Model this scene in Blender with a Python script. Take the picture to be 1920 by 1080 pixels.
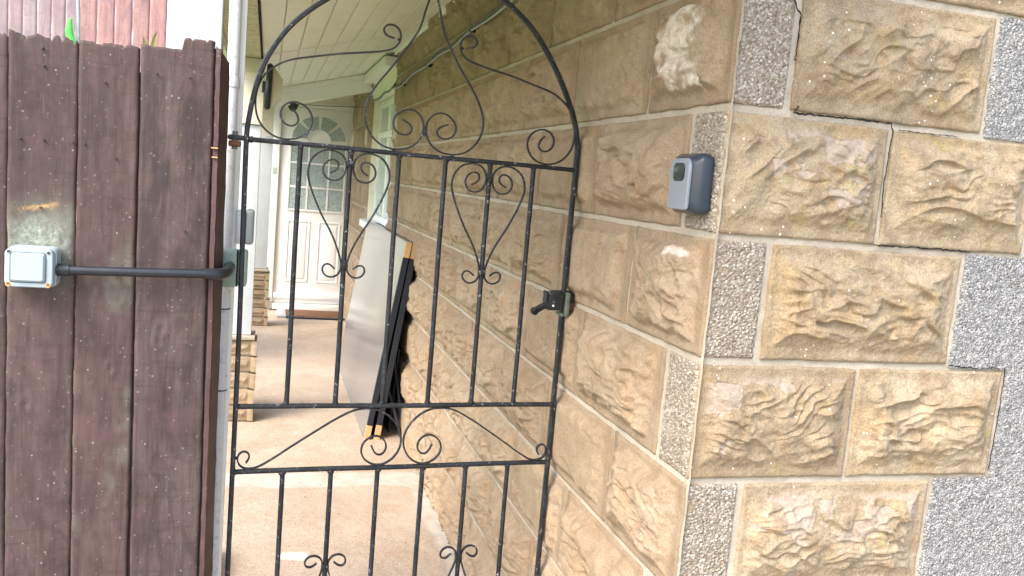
import bpy, bmesh, math, random
import numpy as np
from mathutils import Vector, Matrix

for o in list(bpy.data.objects): bpy.data.objects.remove(o)
S = bpy.context.scene
C = S.collection
R_ = math.radians

# ------------------------------------------------------------------ camera
cam_d = bpy.data.cameras.new('camera'); cam = bpy.data.objects.new('camera', cam_d); C.objects.link(cam)
CAMZ = 1.4318
yaw, pit, rol = 0.2861, -0.1198, 0.0862
F = Vector((math.sin(yaw)*math.cos(pit), math.cos(yaw)*math.cos(pit), math.sin(pit)))
Rr = Vector((math.cos(yaw), -math.sin(yaw), 0)); Uu = Rr.cross(F)
r = math.cos(rol)*Rr + math.sin(rol)*Uu
u = -math.sin(rol)*Rr + math.cos(rol)*Uu
M = Matrix(((r.x, u.x, -F.x, 0), (r.y, u.y, -F.y, 0), (r.z, u.z, -F.z, CAMZ), (0, 0, 0, 1)))
cam.matrix_world = M
cam_d.sensor_width = 36; cam_d.lens = 1606.28/1920*36; cam_d.clip_start = .05; cam_d.clip_end = 600
S.camera = cam

# ------------------------------------------------------------------ world, sun, exposure
W = bpy.data.worlds.new('World'); S.world = W; W.use_nodes = True
wn = W.node_tree.nodes; wl = W.node_tree.links
sky = wn.new('ShaderNodeTexSky'); sky.sky_type = 'NISHITA'; sky.sun_disc = False
SUN_EL, SUN_AZ = R_(46), R_(-126)          # azimuth measured from +Y towards +X
sky.sun_elevation = SUN_EL; sky.sun_rotation = SUN_AZ
sky.air_density = 1.0; sky.dust_density = 3.0; sky.ozone_density = 1.0
wn['Background'].inputs[1].default_value = .15
wl.new(sky.outputs[0], wn['Background'].inputs[0])
sd = bpy.data.lights.new('sun', 'SUN'); sd.energy = .75; sd.angle = R_(22); sd.color = (1, .95, .87)
so = bpy.data.objects.new('sun', sd); C.objects.link(so)
sv = Vector((math.sin(SUN_AZ)*math.cos(SUN_EL), math.cos(SUN_AZ)*math.cos(SUN_EL), math.sin(SUN_EL)))
so.rotation_euler = sv.to_track_quat('Z', 'Y').to_euler(); so.location = (0, 0, 8)
S.view_settings.view_transform = 'Standard'; S.view_settings.look = 'None'
S.view_settings.gamma = 1; S.view_settings.exposure = 1.88; S.view_settings.use_curve_mapping = False
S.render.engine = 'CYCLES'
S.cycles.max_bounces = 8; S.cycles.diffuse_bounces = 5

# ------------------------------------------------------------------ noise
def _lat(seed):
    return np.random.RandomState(seed).rand(256, 256)
_L = {}
def vn(x, y, seed=0):
    if seed not in _L: _L[seed] = _lat(seed)
    L = _L[seed]
    xi = np.floor(x).astype(int); yi = np.floor(y).astype(int)
    fx = x-xi; fy = y-yi
    fx = fx*fx*fx*(fx*(fx*6-15)+10); fy = fy*fy*fy*(fy*(fy*6-15)+10)
    a = L[xi & 255, yi & 255]; b = L[(xi+1) & 255, yi & 255]
    c = L[xi & 255, (yi+1) & 255]; d = L[(xi+1) & 255, (yi+1) & 255]
    return (a*(1-fx)+b*fx)*(1-fy)+(c*(1-fx)+d*fx)*fy
def fbm(x, y, seed=0, o=4):
    s = 0; a = .5; t = 0
    for k in range(o):
        s = s+a*vn(x*2**k+13.7*k, y*2**k+7.3*k, seed+k); t += a; a *= .5
    return s/t
def ss(a, b, x):
    t = np.clip((x-a)/(b-a), 0, 1); return t*t*(3-2*t)

# ------------------------------------------------------------------ object helpers
def link(name, me, mat=None, parent=None, loc=None, rotz=None):
    o = bpy.data.objects.new(name, me); C.objects.link(o)
    if mat is not None and len(me.materials) == 0: me.materials.append(mat)
    if parent is not None: o.parent = parent
    if loc is not None: o.location = loc
    if rotz is not None: o.rotation_euler = (0, 0, rotz)
    return o
def tag(o, label=None, cat=None, group=None, kind=None):
    if label: o['label'] = label
    if cat: o['category'] = cat
    if group: o['group'] = group
    if kind: o['kind'] = kind
    return o
def thing(name, label, cat, loc=(0, 0, 0), rotz=0, group=None):
    o = bpy.data.objects.new(name, None); o.empty_display_size = .1; C.objects.link(o)
    o.location = loc; o.rotation_euler = (0, 0, rotz)
    return tag(o, label, cat, group)
def pymesh(name, V, Fc, smooth=False):
    me = bpy.data.meshes.new(name); me.from_pydata([tuple(map(float, v)) for v in V], [], Fc)
    if smooth: me.polygons.foreach_set('use_smooth', [True]*len(me.polygons))
    me.update(); return me
def gridmesh(name, P, smooth=True, flip=False, attr=None):
    """P: (n,m,3) array -> grid mesh (fast)"""
    n, m = P.shape[:2]
    idx = np.arange(n*m).reshape(n, m)
    a, b, c, d = idx[:-1, :-1], idx[1:, :-1], idx[1:, 1:], idx[:-1, 1:]
    q = np.stack([a, b, c, d] if not flip else [a, d, c, b], -1).reshape(-1)
    me = bpy.data.meshes.new(name)
    me.vertices.add(n*m); me.vertices.foreach_set('co', P.reshape(-1).astype(np.float32))
    nf = (n-1)*(m-1)
    me.loops.add(nf*4); me.loops.foreach_set('vertex_index', q.astype(np.int32))
    me.polygons.add(nf); me.polygons.foreach_set('loop_start', (np.arange(nf)*4).astype(np.int32))
    me.polygons.foreach_set('use_smooth', np.full(nf, smooth))
    me.update(calc_edges=True)
    if attr is not None:
        at = me.color_attributes.new('marks', 'FLOAT_COLOR', 'POINT')
        at.data.foreach_set('color', attr.reshape(-1).astype(np.float32))
    me.validate(); return me
def bm_box(bm, x0, x1, y0, y1, z0, z1, bev=0, seg=2):
    vs = [bm.verts.new(p) for p in ((x0,y0,z0),(x1,y0,z0),(x1,y1,z0),(x0,y1,z0),(x0,y0,z1),(x1,y0,z1),(x1,y1,z1),(x0,y1,z1))]
    fs = [bm.faces.new([vs[i] for i in f]) for f in ((0,3,2,1),(4,5,6,7),(0,1,5,4),(1,2,6,5),(2,3,7,6),(3,0,4,7))]
    if bev:
        es = list({e for f in fs for e in f.edges})
        bmesh.ops.bevel(bm, geom=es, offset=bev, segments=seg, affect='EDGES', profile=.6)
def fin(name, bm, mat, parent=None, smooth=False, loc=None, rotz=None):
    bmesh.ops.recalc_face_normals(bm, faces=bm.faces)
    me = bpy.data.meshes.new(name); bm.to_mesh(me); bm.free()
    if smooth:
        me.polygons.foreach_set('use_smooth', [True]*len(me.polygons))
        try: me.set_sharp_from_angle(angle=R_(35))
        except Exception: pass
    return link(name, me, mat, parent, loc, rotz)
def box(name, x0, x1, y0, y1, z0, z1, mat, parent=None, bev=0, seg=2):
    bm = bmesh.new(); bm_box(bm, min(x0,x1), max(x0,x1), min(y0,y1), max(y0,y1), min(z0,z1), max(z0,z1), bev, seg)
    return fin(name, bm, mat, parent, smooth=bool(bev))
def tube(name, pts, rad, mat, parent=None, n=10, cap=True, jit=0):
    pts = [Vector(p) for p in pts]; V = []; Fc = []
    up = Vector((0, 0, 1)); prev = None
    for i, p in enumerate(pts):
        t = (pts[min(i+1, len(pts)-1)]-pts[max(i-1, 0)]).normalized()
        if prev is None:
            a = t.cross(up)
            if a.length < .1: a = t.cross(Vector((1, 0, 0)))
        else: a = prev-t*prev.dot(t)
        a.normalize(); prev = a; b = t.cross(a)
        rr = rad[i] if isinstance(rad, (list, tuple)) else rad
        for k in range(n):
            w = 2*math.pi*k/n; V.append(p+(a*math.cos(w)+b*math.sin(w))*rr)
    for i in range(len(pts)-1):
        for k in range(n):
            Fc.append((i*n+k, i*n+(k+1) % n, (i+1)*n+(k+1) % n, (i+1)*n+k))
    if cap: Fc.append(tuple(range(n))[::-1]); Fc.append(tuple((len(pts)-1)*n+k for k in range(n)))
    me = pymesh(name, V, Fc, True)
    try: me.set_sharp_from_angle(angle=R_(50))
    except Exception: pass
    return link(name, me, mat, parent)
def catmull(P, step=.004, closed=False):
    P = [Vector(p) for p in P]; out = []
    for i in range(len(P)-1):
        p0 = P[max(i-1, 0)]; p1 = P[i]; p2 = P[i+1]; p3 = P[min(i+2, len(P)-1)]
        n = max(2, int((p2-p1).length/step))
        for k in range(n):
            t = k/n
            out.append(.5*((2*p1)+(p2-p0)*t+(2*p0-5*p1+4*p2-p3)*t*t+(3*p1-p0-3*p2+p3)*t**3))
    out.append(P[-1]); return out
def sweep(name, uv, th, dep, mat, parent, y=0, step=.004, smooth_it=2):
    """flat iron bar bent in the (x,z) plane: th in plane, dep across"""
    P = catmull([(a, 0, b) for a, b in uv], step)
    for _ in range(smooth_it*3):
        P = [P[0]]+[(P[i-1]+P[i]*2+P[i+1])/4 for i in range(1, len(P)-1)]+[P[-1]]
    V = []; Fc = []; c = .22
    sec = [(-.5, -.5+c), (-.5+c, -.5), (.5-c, -.5), (.5, -.5+c), (.5, .5-c), (.5-c, .5), (-.5+c, .5), (-.5, .5-c)]
    for i, p in enumerate(P):
        t = (P[min(i+1, len(P)-1)]-P[max(i-1, 0)]).normalized()
        nrm = Vector((-t.z, 0, t.x))
        for (a, b) in sec:
            V.append((p.x+nrm.x*a*th, y+b*dep, p.z+nrm.z*a*th))
    n = len(sec)
    for i in range(len(P)-1):
        for k in range(n): Fc.append((i*n+k, i*n+(k+1) % n, (i+1)*n+(k+1) % n, (i+1)*n+k))
    Fc.append(tuple(range(n))[::-1]); Fc.append(tuple((len(P)-1)*n+k for k in range(n)))
    me = pymesh(name, V, Fc, True)
    try: me.set_sharp_from_angle(angle=R_(50))
    except Exception: pass
    return link(name, me, mat, parent)

# ------------------------------------------------------------------ material helpers
class NT:
    def __init__(s, name):
        s.m = bpy.data.materials.new(name); s.m.use_nodes = True; s.t = s.m.node_tree
        s.n = s.t.nodes; s.b = s.n['Principled BSDF']; s.co = None; s.rnd = None
    def N(s, typ, **kw):
        n = s.n.new(typ)
        for k, v in kw.items(): setattr(n, k, v)
        return n
    def L(s, a, b): s.t.links.new(a, b)
    def setin(s, sock, v):
        if hasattr(v, 'is_output'): s.L(v, sock)
        else: sock.default_value = v
    def coord(s, space='Object', shift=True):
        if s.co is None:
            tc = s.N('ShaderNodeTexCoord'); s.co = tc.outputs[space]
            if shift:
                oi = s.N('ShaderNodeObjectInfo'); s.rnd = oi.outputs['Random']
                va = s.N('ShaderNodeVectorMath', operation='SCALE'); va.inputs[0].default_value = (37, 53, 71)
                s.L(s.rnd, va.inputs['Scale'])
                vb = s.N('ShaderNodeVectorMath', operation='ADD'); s.L(s.co, vb.inputs[0]); s.L(va.outputs[0], vb.inputs[1])
                s.co = vb.outputs[0]
        return s.co
    def map(s, scale):
        mp = s.N('ShaderNodeMapping'); mp.inputs['Scale'].default_value = scale; s.L(s.coord(), mp.inputs[0]); return mp.outputs[0]
    def noise(s, scale, detail=4, rough=.55, vec=None, dist=0):
        n = s.N('ShaderNodeTexNoise'); n.inputs['Scale'].default_value = scale; n.inputs['Detail'].default_value = detail
        n.inputs['Roughness'].default_value = rough; n.inputs['Distortion'].default_value = dist
        s.L(vec if vec is not None else s.coord(), n.inputs['Vector']); return n.outputs[0]
    def voro(s, scale, feature='F1', vec=None, out=0, rnd=1):
        n = s.N('ShaderNodeTexVoronoi', feature=feature); n.inputs['Scale'].default_value = scale
        n.inputs['Randomness'].default_value = rnd
        s.L(vec if vec is not None else s.coord(), n.inputs['Vector']); return n.outputs[out]
    def ramp(s, f, stops):
        n = s.N('ShaderNodeValToRGB'); s.L(f, n.inputs[0]); e = n.color_ramp.elements
        while len(e) < len(stops): e.new(.5)
        for i, (p, c) in enumerate(stops):
            e[i].position = p; e[i].color = (c, c, c, 1) if isinstance(c, (int, float)) else (*c, 1)
        return n.outputs[0]
    def mix(s, f, a, b, mode='MIX'):
        n = s.N('ShaderNodeMix', data_type='RGBA', blend_type=mode); n.clamp_factor = True
        s.setin(n.inputs[0], f)
        for sk, v in ((n.inputs[6], a), (n.inputs[7], b)):
            if isinstance(v, tuple): sk.default_value = (*v, 1)
            else: s.L(v, sk)
        return n.outputs[2]
    def math(s, op, a, b=0, c=0):
        n = s.N('ShaderNodeMath', operation=op)
        s.setin(n.inputs[0], a); s.setin(n.inputs[1], b)
        if op == 'MULTIPLY_ADD': s.setin(n.inputs[2], c)
        return n.outputs[0]
    def bump(s, h, strength=.5, dist=.002, prev=None):
        n = s.N('ShaderNodeBump'); n.inputs['Strength'].default_value = strength; n.inputs['Distance'].default_value = dist
        s.L(h, n.inputs['Height'])
        if prev is not None: s.L(prev, n.inputs['Normal'])
        return n.outputs[0]
    def out(s, col=None, rough=None, nrm=None, spec=None, metal=None):
        if col is not None:
            if isinstance(col, tuple): s.b.inputs['Base Color'].default_value = (*col, 1)
            else: s.L(col, s.b.inputs['Base Color'])
        if rough is not None: s.setin(s.b.inputs['Roughness'], rough)
        if nrm is not None: s.L(nrm, s.b.inputs['Normal'])
        if spec is not None: s.b.inputs['Specular IOR Level'].default_value = spec
        if metal is not None: s.b.inputs['Metallic'].default_value = metal
        return s.m
    def attr(s, name):
        n = s.N('ShaderNodeAttribute', attribute_name=name)
        sp = s.N('ShaderNodeSeparateColor'); s.L(n.outputs['Color'], sp.inputs[0]); return sp.outputs

def stone(name, lo, hi, ochre, lichen=.5, spots=1.0, dirt_tone=.5, grainy=1.0):
    m = NT(name)
    big = m.noise(7, 5, .6); mid = m.noise(26, 5, .62); fine = m.noise(300, 4, .75)
    c = m.mix(m.ramp(big, [(.3, 0), (.7, 1)]), lo, hi)
    c = m.mix(m.math('MULTIPLY', m.ramp(m.noise(9, 4, .6, dist=.6), [(.5, 0), (.66, 1)]), .75), c, ochre)
    c = m.mix(m.math('MULTIPLY', m.ramp(mid, [(.38, 1), (.54, 0)]), dirt_tone*.7), c, (.20, .135, .08))
    c = m.mix(m.math('MULTIPLY', m.ramp(m.noise(15, 6, .7, dist=.4), [(.58, 0), (.68, 1)]), lichen), c, (.36, .31, .07))
    c = m.mix(m.math('MULTIPLY', m.ramp(m.math('FRACT', m.math('MULTIPLY', m.rnd, 7.3)), [(.3, 0), (1, 1)]), .42), c, tuple(x*y for x, y in zip(lo, (.80, .74, .70))))
    # grain
    c = m.mix(m.math('MULTIPLY', m.ramp(fine, [(.34, 1), (.5, 0)]), .62*grainy), c, (.13, .10, .065))
    c = m.mix(m.math('MULTIPLY', m.ramp(fine, [(.55, 0), (.7, 1)]), .4*grainy), c, (.68, .61, .49))
    # little white flecks
    sp = m.ramp(m.voro(62), [(.10, 1), (.16, 0)])
    spm = m.ramp(m.noise(10, 3, .6), [(.56, 0), (.64, 1)])
    c = m.mix(m.math('MULTIPLY', m.math('MULTIPLY', sp, spm), spots), c, (.8, .77, .72))
    at = m.attr('marks')
    c = m.mix(m.math('MULTIPLY', at[1], .7), c, m.mix(m.ramp(m.noise(120, 3, .7), [(.35, 0), (.65, 1)]), (.36, .28, .22), (.50, .415, .35)))
    c = m.mix(m.math('MULTIPLY', at[0], m.ramp(m.noise(75, 5, .8), [(.32, .25), (.6, .95)])), c, (.72, .65, .56))
    c = m.mix(at[2], c, (.16, .125, .085))
    h = m.bump(fine, .6*grainy, .0026); h = m.bump(m.noise(90, 5, .65), .55, .005, h)
    return m.out(c, .92, h, .25)
MAT = {}
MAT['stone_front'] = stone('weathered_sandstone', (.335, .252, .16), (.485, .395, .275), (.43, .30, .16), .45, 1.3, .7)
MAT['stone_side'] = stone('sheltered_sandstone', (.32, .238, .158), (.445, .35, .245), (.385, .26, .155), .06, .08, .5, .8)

m = NT('mortar'); f = m.noise(260, 3, .7); b_ = m.noise(5, 5, .6)
c = m.mix(m.ramp(b_, [(.35, 0), (.65, 1)]), (.40, .345, .27), (.53, .47, .385)); c = m.mix(m.math('MULTIPLY', m.ramp(f, [(.35, 1), (.5, 0)]), .4), c, (.22, .18, .12))
c = m.mix(m.math('MULTIPLY', m.ramp(m.noise(14, 5, .7), [(.55, 0), (.72, 1)]), .5), c, (.26, .21, .15))
MAT['mortar'] = m.out(c, .95, m.bump(f, .5, .002), .2)

def dash(name, cols, scale, rough=.7, bs=.9, bd=.004):
    m = NT(name)
    v = m.N('ShaderNodeTexVoronoi', feature='F1'); v.inputs['Scale'].default_value = scale; m.L(m.coord(), v.inputs['Vector'])
    sp = m.N('ShaderNodeSeparateColor'); m.L(v.outputs['Color'], sp.inputs[0])
    c = m.ramp(sp.outputs[0], cols)
    e = m.ramp(v.outputs['Distance'], [(.35, 0), (.85, 1)])
    c = m.mix(m.math('MULTIPLY', e, .55), c, cols[0][1])
    c = m.mix(m.math('MULTIPLY', m.ramp(m.noise(6, 4, .6), [(.4, 0), (.7, 1)]), .25), c, cols[1][1])
    inv = m.math('SUBTRACT', 1, v.outputs['Distance'])
    hh = m.math('MULTIPLY_ADD', sp.outputs[1], .5, inv)
    return m.out(c, rough, m.bump(hh, bs, bd), .3)
MAT['aggregate'] = dash('exposed_aggregate', [(0, (.23, .185, .135)), (.25, (.31, .26, .20)), (.5, (.43, .38, .31)), (.72, (.37, .30, .23)), (.86, (.55, .51, .44)), (1, (.64, .60, .54))], 230, .8)
MAT['dash'] = dash('grey_spar_dash', [(0, (.17, .168, .165)), (.2, (.235, .232, .23)), (.42, (.31, .307, .303)), (.66, (.38, .375, .37)), (.86, (.48, .47, .46)), (1, (.58, .565, .55))], 250, .75)

def plain(name, col, rough=.5, spec=.5, var=.12, scale=8, bump=0, bscale=200, metal=0, dirt_tone=None, dirtamt=.3, dscale=12):
    m = NT(name)
    n = m.noise(scale, 4, .6)
    dk = tuple(x*(1-var) for x in col); lt = tuple(min(1, x*(1+var)) for x in col)
    c = m.mix(m.ramp(n, [(.3, 0), (.7, 1)]), dk, lt)
    if dirt_tone: c = m.mix(m.math('MULTIPLY', m.ramp(m.noise(dscale, 6, .7), [(.52, 0), (.68, 1)]), dirtamt), c, dirt_tone)
    nr = m.bump(m.noise(bscale, 3, .6), bump, .002) if bump else None
    return m.out(c, rough, nr, spec, metal)
MAT['white_paint'] = plain('white_gloss_paint', (.54, .58, .62), .4, .4, .05, 6, .12, 90, dirt_tone=(.45, .42, .38), dirtamt=.35, dscale=22)
MAT['upvc'] = plain('white_upvc', (.86, .87, .87), .3, .5, .02, 3)
MAT['cream'] = plain('cream_paint', (.82, .79, .66), .6, .3, .05, 5, .1, 120, dirt_tone=(.34, .31, .20), dirtamt=.25, dscale=14)
MAT['soffit'] = plain('cream_soffit_plastic', (.86, .85, .77), .38, .45, .04, 3, dirt_tone=(.45, .41, .28), dirtamt=.18, dscale=9)
MAT['trim'] = plain('white_trim', (.87, .87, .84), .35, .45, .03, 4)
MAT['mould'] = plain('mouldy_cream_board', (.60, .57, .44), .7, .2, .08, 5, .1, 100, dirt_tone=(.10, .09, .06), dirtamt=.8, dscale=26)
MAT['dark'] = plain('dark_gap', (.03, .028, .025), .9, .2)
MAT['black_plastic'] = plain('black_plastic', (.018, .022, .028), .33, .5, .2, 20, .05)
MAT['green_box'] = plain('grey_green_plastic', (.30, .39, .33), .45, .45, .08, 14, .1, 120, dirt_tone=(.5, .52, .46), dirtamt=.3, dscale=40)
MAT['grey_box'] = plain('mid_grey_plastic', (.36, .39, .41), .4, .45, .06, 14)
MAT['switch'] = plain('pale_blue_grey_plastic', (.37, .44, .475), .42, .45, .03, 20, .03, 160, dirt_tone=(.38, .40, .38), dirtamt=.25, dscale=40)
MAT['rust'] = plain('rusty_screw', (.30, .13, .04), .7, .4, .3, 150)
MAT['screw'] = plain('dull_screw', (.05, .045, .04), .5, .5, .3, 150)
MAT['rust_stain'] = plain('rust_stained_plastic', (.55, .40, .18), .5, .4, .25, 90)
MAT['conduit'] = plain('white_conduit', (.70, .72, .75), .42, .4, .05, 9, .1, 160, dirt_tone=(.28, .27, .26), dirtamt=.5, dscale=60)
MAT['keysafe_body'] = plain('slate_blue_plastic', (.026, .036, .052), .28, .5, .08, 25, .06, 500)
MAT['keysafe_cover'] = plain('silver_grey_plastic', (.225, .25, .285), .34, .5, .03, 30)
MAT['keysafe_window'] = plain('dark_green_lens', (.012, .03, .024), .15, .6, .1, 30)
MAT['board_edge'] = plain('dark_navy_edging', (.016, .020, .030), .45, .4, .15, 20)
MAT['beech'] = plain('pale_beech_wood', (.55, .36, .18), .5, .35, .1, 40)
MAT['lichen_green'] = plain('bright_green_plastic', (.10, .62, .08), .4, .5, .2, 60)
MAT['beige'] = plain('beige_plastic', (.46, .42, .31), .5, .4, .05, 9)
MAT['rope'] = plain('grey_rope', (.38, .42, .44), .8, .2, .1, 60)
MAT['brass'] = plain('dull_brass', (.48, .40, .24), .4, .5, .1, 30, metal=.4)
MAT['curtain'] = plain('net_curtain', (.62, .66, .64), .9, .1, .1, 14)
MAT['roof'] = plain('roof_felt', (.08, .075, .07), .9, .2)
MAT['ply'] = plain('hidden_brickwork', (.22, .15, .11), .9, .2)
MAT['cable'] = plain('grey_black_cable', (.09, .09, .085), .6, .3, .4, 30)
MAT['sage'] = plain('pale_sage_plastic', (.45, .56, .47), .5, .4, .05, 30)

# wrought iron with chipped paint
m = NT('black_ironwork'); n1 = m.noise(120, 5, .7); n2 = m.noise(34, 4, .6)
fl = m.math('MULTIPLY', m.ramp(n1, [(.60, 0), (.64, 1)]), m.ramp(n2, [(.44, 0), (.56, 1)]))
c = m.mix(fl, m.mix(m.ramp(m.noise(18, 3, .5), [(.4, 0), (.6, 1)]), (.009, .011, .014), (.020, .022, .027)), (.30, .30, .31))
MAT['iron'] = m.out(c, m.ramp(n1, [(.3, .36), (.7, .6)]), m.bump(m.noise(150, 4, .65), .7, .002), .35)
MAT['iron_green'] = plain('greenish_grey_metal', (.11, .135, .105), .55, .4, .25, 40, .3, 200, dirt_tone=(.05, .045, .04), dirtamt=.6, dscale=60)
MAT['iron_rust'] = plain('rusty_metal', (.13, .06, .035), .75, .3, .4, 60, .4, 200)

# fence timber
def timber(name, a, b, green=.0, specks=1., rough=.62):
    m = NT(name)
    g = m.noise(1, 6, .62, m.map((75, 75, 5)), .6); g2 = m.noise(1, 4, .6, m.map((260, 260, 14)))
    cross = m.noise(1, 4, .6, m.map((9, 9, 130)))
    c = m.mix(m.ramp(m.noise(1, 6, .68, m.map((7, 7, 3.2)), 1.2), [(.38, 0), (.62, 1)]), a, b)
    c = m.mix(m.math('MULTIPLY', m.ramp(cross, [(.56, 0), (.66, 1)]), .35), c, tuple(x*.55 for x in a))
    c = m.mix(m.math('MULTIPLY', m.ramp(g, [(.35, 1), (.52, 0)]), .5), c, tuple(x*.45 for x in a))
    c = m.mix(m.math('MULTIPLY', m.ramp(g2, [(.55, 0), (.75, 1)]), .4), c, (.17, .13, .13))
    c = m.mix(m.math('MULTIPLY', m.ramp(m.noise(6, 5, .65, dist=1), [(.55, 0), (.7, 1)]), .45), c, (.125, .065, .07))
    # grey-green weathering that gathers above the switch
    c = m.mix(m.math('MULTIPLY', m.ramp(m.noise(1, 5, .65, m.map((11, 11, 4)), 1.5), [(.50, 0), (.60, 1)]), .5), c, tuple(x*y for x, y in zip(a, (.62, .66, .82))))
    c = m.mix(m.math('MULTIPLY', m.rnd, .30), c, tuple(x*y for x, y in zip(b, (1.15, .88, .82))))
    at = m.attr('marks')
    c = m.mix(m.math('MULTIPLY', at[0], m.ramp(m.noise(40, 5, .7), [(.25, .3), (.6, 1)])), c, (.20, .21, .16))
    c = m.mix(m.math('MULTIPLY', at[2], m.ramp(m.noise(150, 5, .75), [(.36, 0), (.72, .8)])), c, (.50, .58, .50))
    c = m.mix(m.math('MULTIPLY', at[1], .9), c, (.52, .33, .14))
    v = m.voro(70); sz = m.noise(30, 3, .5)
    sp = m.ramp(m.math('SUBTRACT', m.math('MULTIPLY', sz, .42), v), [(.07, 0), (.11, 1)])
    c = m.mix(m.math('MULTIPLY', sp, .35*specks), c, (.46, .40, .39))
    v2 = m.voro(31); sp2 = m.ramp(v2, [(.05, 1), (.075, 0)])
    c = m.mix(m.math('MULTIPLY', sp2, .6*specks), c, (.62, .57, .54))
    h = m.bump(g2, .35, .0010); h = m.bump(cross, .35, .0012, h); h = m.bump(g, .22, .002, h)
    return m.out(c, m.ramp(g, [(.3, rough-.1), (.7, rough+.14)]), h, .4)
MAT['timber'] = timber('brown_stained_timber', (.050, .033, .030), (.108, .075, .069), specks=.55)
MAT['timber_post'] = timber('dark_brown_timber', (.06, .032, .032), (.085, .048, .046), specks=.3)
MAT['back_mauve'] = timber('faded_mauve_timber', (.36, .27, .28), (.44, .34, .345), specks=.2, rough=.8)
MAT['back_pink'] = timber('pinkish_red_timber', (.40, .23, .21), (.48, .29, .27), specks=.2, rough=.8)

# concrete path
m = NT('path_concrete'); at = m.attr('marks')
fa = m.noise(150, 4, .8); fb = m.noise(3.5, 5, .6); fc = m.voro(160)
agg = m.mix(m.ramp(fb, [(.35, 0), (.65, 1)]), (.41, .32, .235), (.50, .41, .32))
agg = m.mix(m.math('MULTIPLY', m.ramp(fa, [(.35, 1), (.5, 0)]), .7), agg, (.26, .17, .115))
agg = m.mix(m.math('MULTIPLY', m.ramp(fa, [(.52, 0), (.68, 1)]), .7), agg, (.66, .58, .47))
agg = m.mix(m.math('MULTIPLY', m.ramp(m.noise(9, 5, .7), [(.5, 0), (.66, 1)]), .3), agg, (.40, .27, .19))
con = m.mix(m.ramp(m.noise(12, 5, .65), [(.35, 0), (.65, 1)]), (.43, .38, .31), (.55, .51, .44))
c = m.mix(at[0], agg, con)
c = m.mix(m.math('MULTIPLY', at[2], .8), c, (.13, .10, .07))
c = m.mix(at[1], c, (.72, .68, .62))
MAT['path'] = m.out(c, .85, m.bump(fa, .4, .003), .3)

# table laminate: smooth grey, slightly glossy
MAT['laminate'] = plain('grey_laminate', (.17, .172, .176), .14, .7, .03, 4)
# glazing
m = NT('obscured_glass'); n = m.noise(55, 4, .65, dist=1.2)
c = m.mix(m.ramp(n, [(.35, 0), (.7, 1)]), (.22, .29, .30), (.55, .63, .63))
MAT['obscured'] = m.out(c, .22, m.bump(n, .6, .006), .6)
m = NT('window_glass'); MAT['glass'] = m.out(m.mix(m.ramp(m.noise(3, 3, .5), [(.35, 0), (.65, 1)]), (.30, .40, .40), (.55, .62, .60)), .06, None, .7)
# dry debris gathered along the foot of the wall
bm = bmesh.new(); rd = random.Random(12)
for i in range(900):
    yy = 1.95+rd.random()**1.5*4.5; xx = .786-abs(rd.gauss(0, .014)) if i < 620 else rd.uniform(-.1, .74)
    if i < 620 and vn(np.array([yy*3.1]), np.array([2.2]), 8)[0] < .42: continue
    q = rd.uniform(.0012, .0036) if i < 620 else rd.uniform(.0008, .0022)
    bmesh.ops.create_icosphere(bm, subdivisions=1, radius=q, matrix=Matrix.Translation((xx, yy, q*.5+.001)) @ Matrix.Diagonal((rd.uniform(.7, 2.2), rd.uniform(.7, 2.2), .6, 1)))
MAT['debris'] = plain('dry_debris', (.10, .07, .045), .9, .2, .5, 300)
gr = fin('grit', bm, MAT['debris']); tag(gr, 'dark grit and dry crumbs along the foot of the stone wall', 'grit', kind='stuff')
# door mat
m = NT('coir_mat'); w = m.N('ShaderNodeTexWave', wave_type='RINGS'); w.inputs['Scale'].default_value = 9; w.inputs['Distortion'].default_value = 6
m.L(m.coord(), w.inputs[0])
MAT['mat'] = m.out(m.mix(m.ramp(w.outputs['Fac'], [(.62, 0), (.72, 1)]), (.27, .14, .075), (.04, .035, .035)), .95, m.bump(m.noise(400, 2), .6, .004), .1)
m = NT('grass'); MAT['grass'] = m.out(m.mix(m.ramp(m.noise(40, 4, .7), [(.3, 0), (.7, 1)]), (.07, .16, .025), (.17, .32, .05)), .9, m.bump(m.noise(120, 3), .8, .02), .2)
m = NT('paving'); MAT['paving'] = m.out(m.mix(m.ramp(m.noise(4, 6, .7), [(.35, 0), (.65, 1)]), (.30, .25, .20), (.40, .35, .29)), .9, m.bump(m.noise(150, 3), .5, .004), .2)

# =================================================================== GROUND
def slab(name, x0, x1, y0, y1, z, mat, label):
    me = pymesh(name, [(x0,y0,z),(x1,y0,z),(x1,y1,z),(x0,y1,z)], [(0,1,2,3)])
    o = link(name, me, mat); tag(o, label, kind='structure'); return o
slab('lawn', -150, 150, -100, 200, -.03, MAT['grass'], 'green garden ground beyond the fence')
slab('pavement', -6, 8, -8, 1.9, -.012, MAT['paving'], 'pale concrete forecourt in front of the gate')
nx, ny = 130, 760
X, Y = np.meshgrid(np.linspace(-.28, .80, nx), np.linspace(1.95, 8.8, ny), indexing='ij')
wob = (fbm(X*9, Y*9, 61)-.5)*.07
Z = (fbm(X*30, Y*30, 62)-.5)*.004 + (fbm(X*2, Y*2, 66)-.5)*.01
sm = ss(3.80, 3.83, Y+wob)*ss(4.02, 3.99, Y+wob)
sm = np.maximum(sm, ss(.69, .72, X+wob*.7)*ss(3.9, 3.8, Y))
sm = np.maximum(sm, ss(.755, .765, X+wob*.2))
wh = np.clip(ss(.04, .015, np.abs(Y+wob*.6-3.10))*ss(.07, .05, np.abs(X-.15+wob)), 0, 1)
dk = np.clip(ss(.775, .787, X+(fbm(X*60, Y*60, 63)-.5)*.02)*ss(.42, .55, fbm(X*8, Y*3, 64)), 0, 1)*.9
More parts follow.
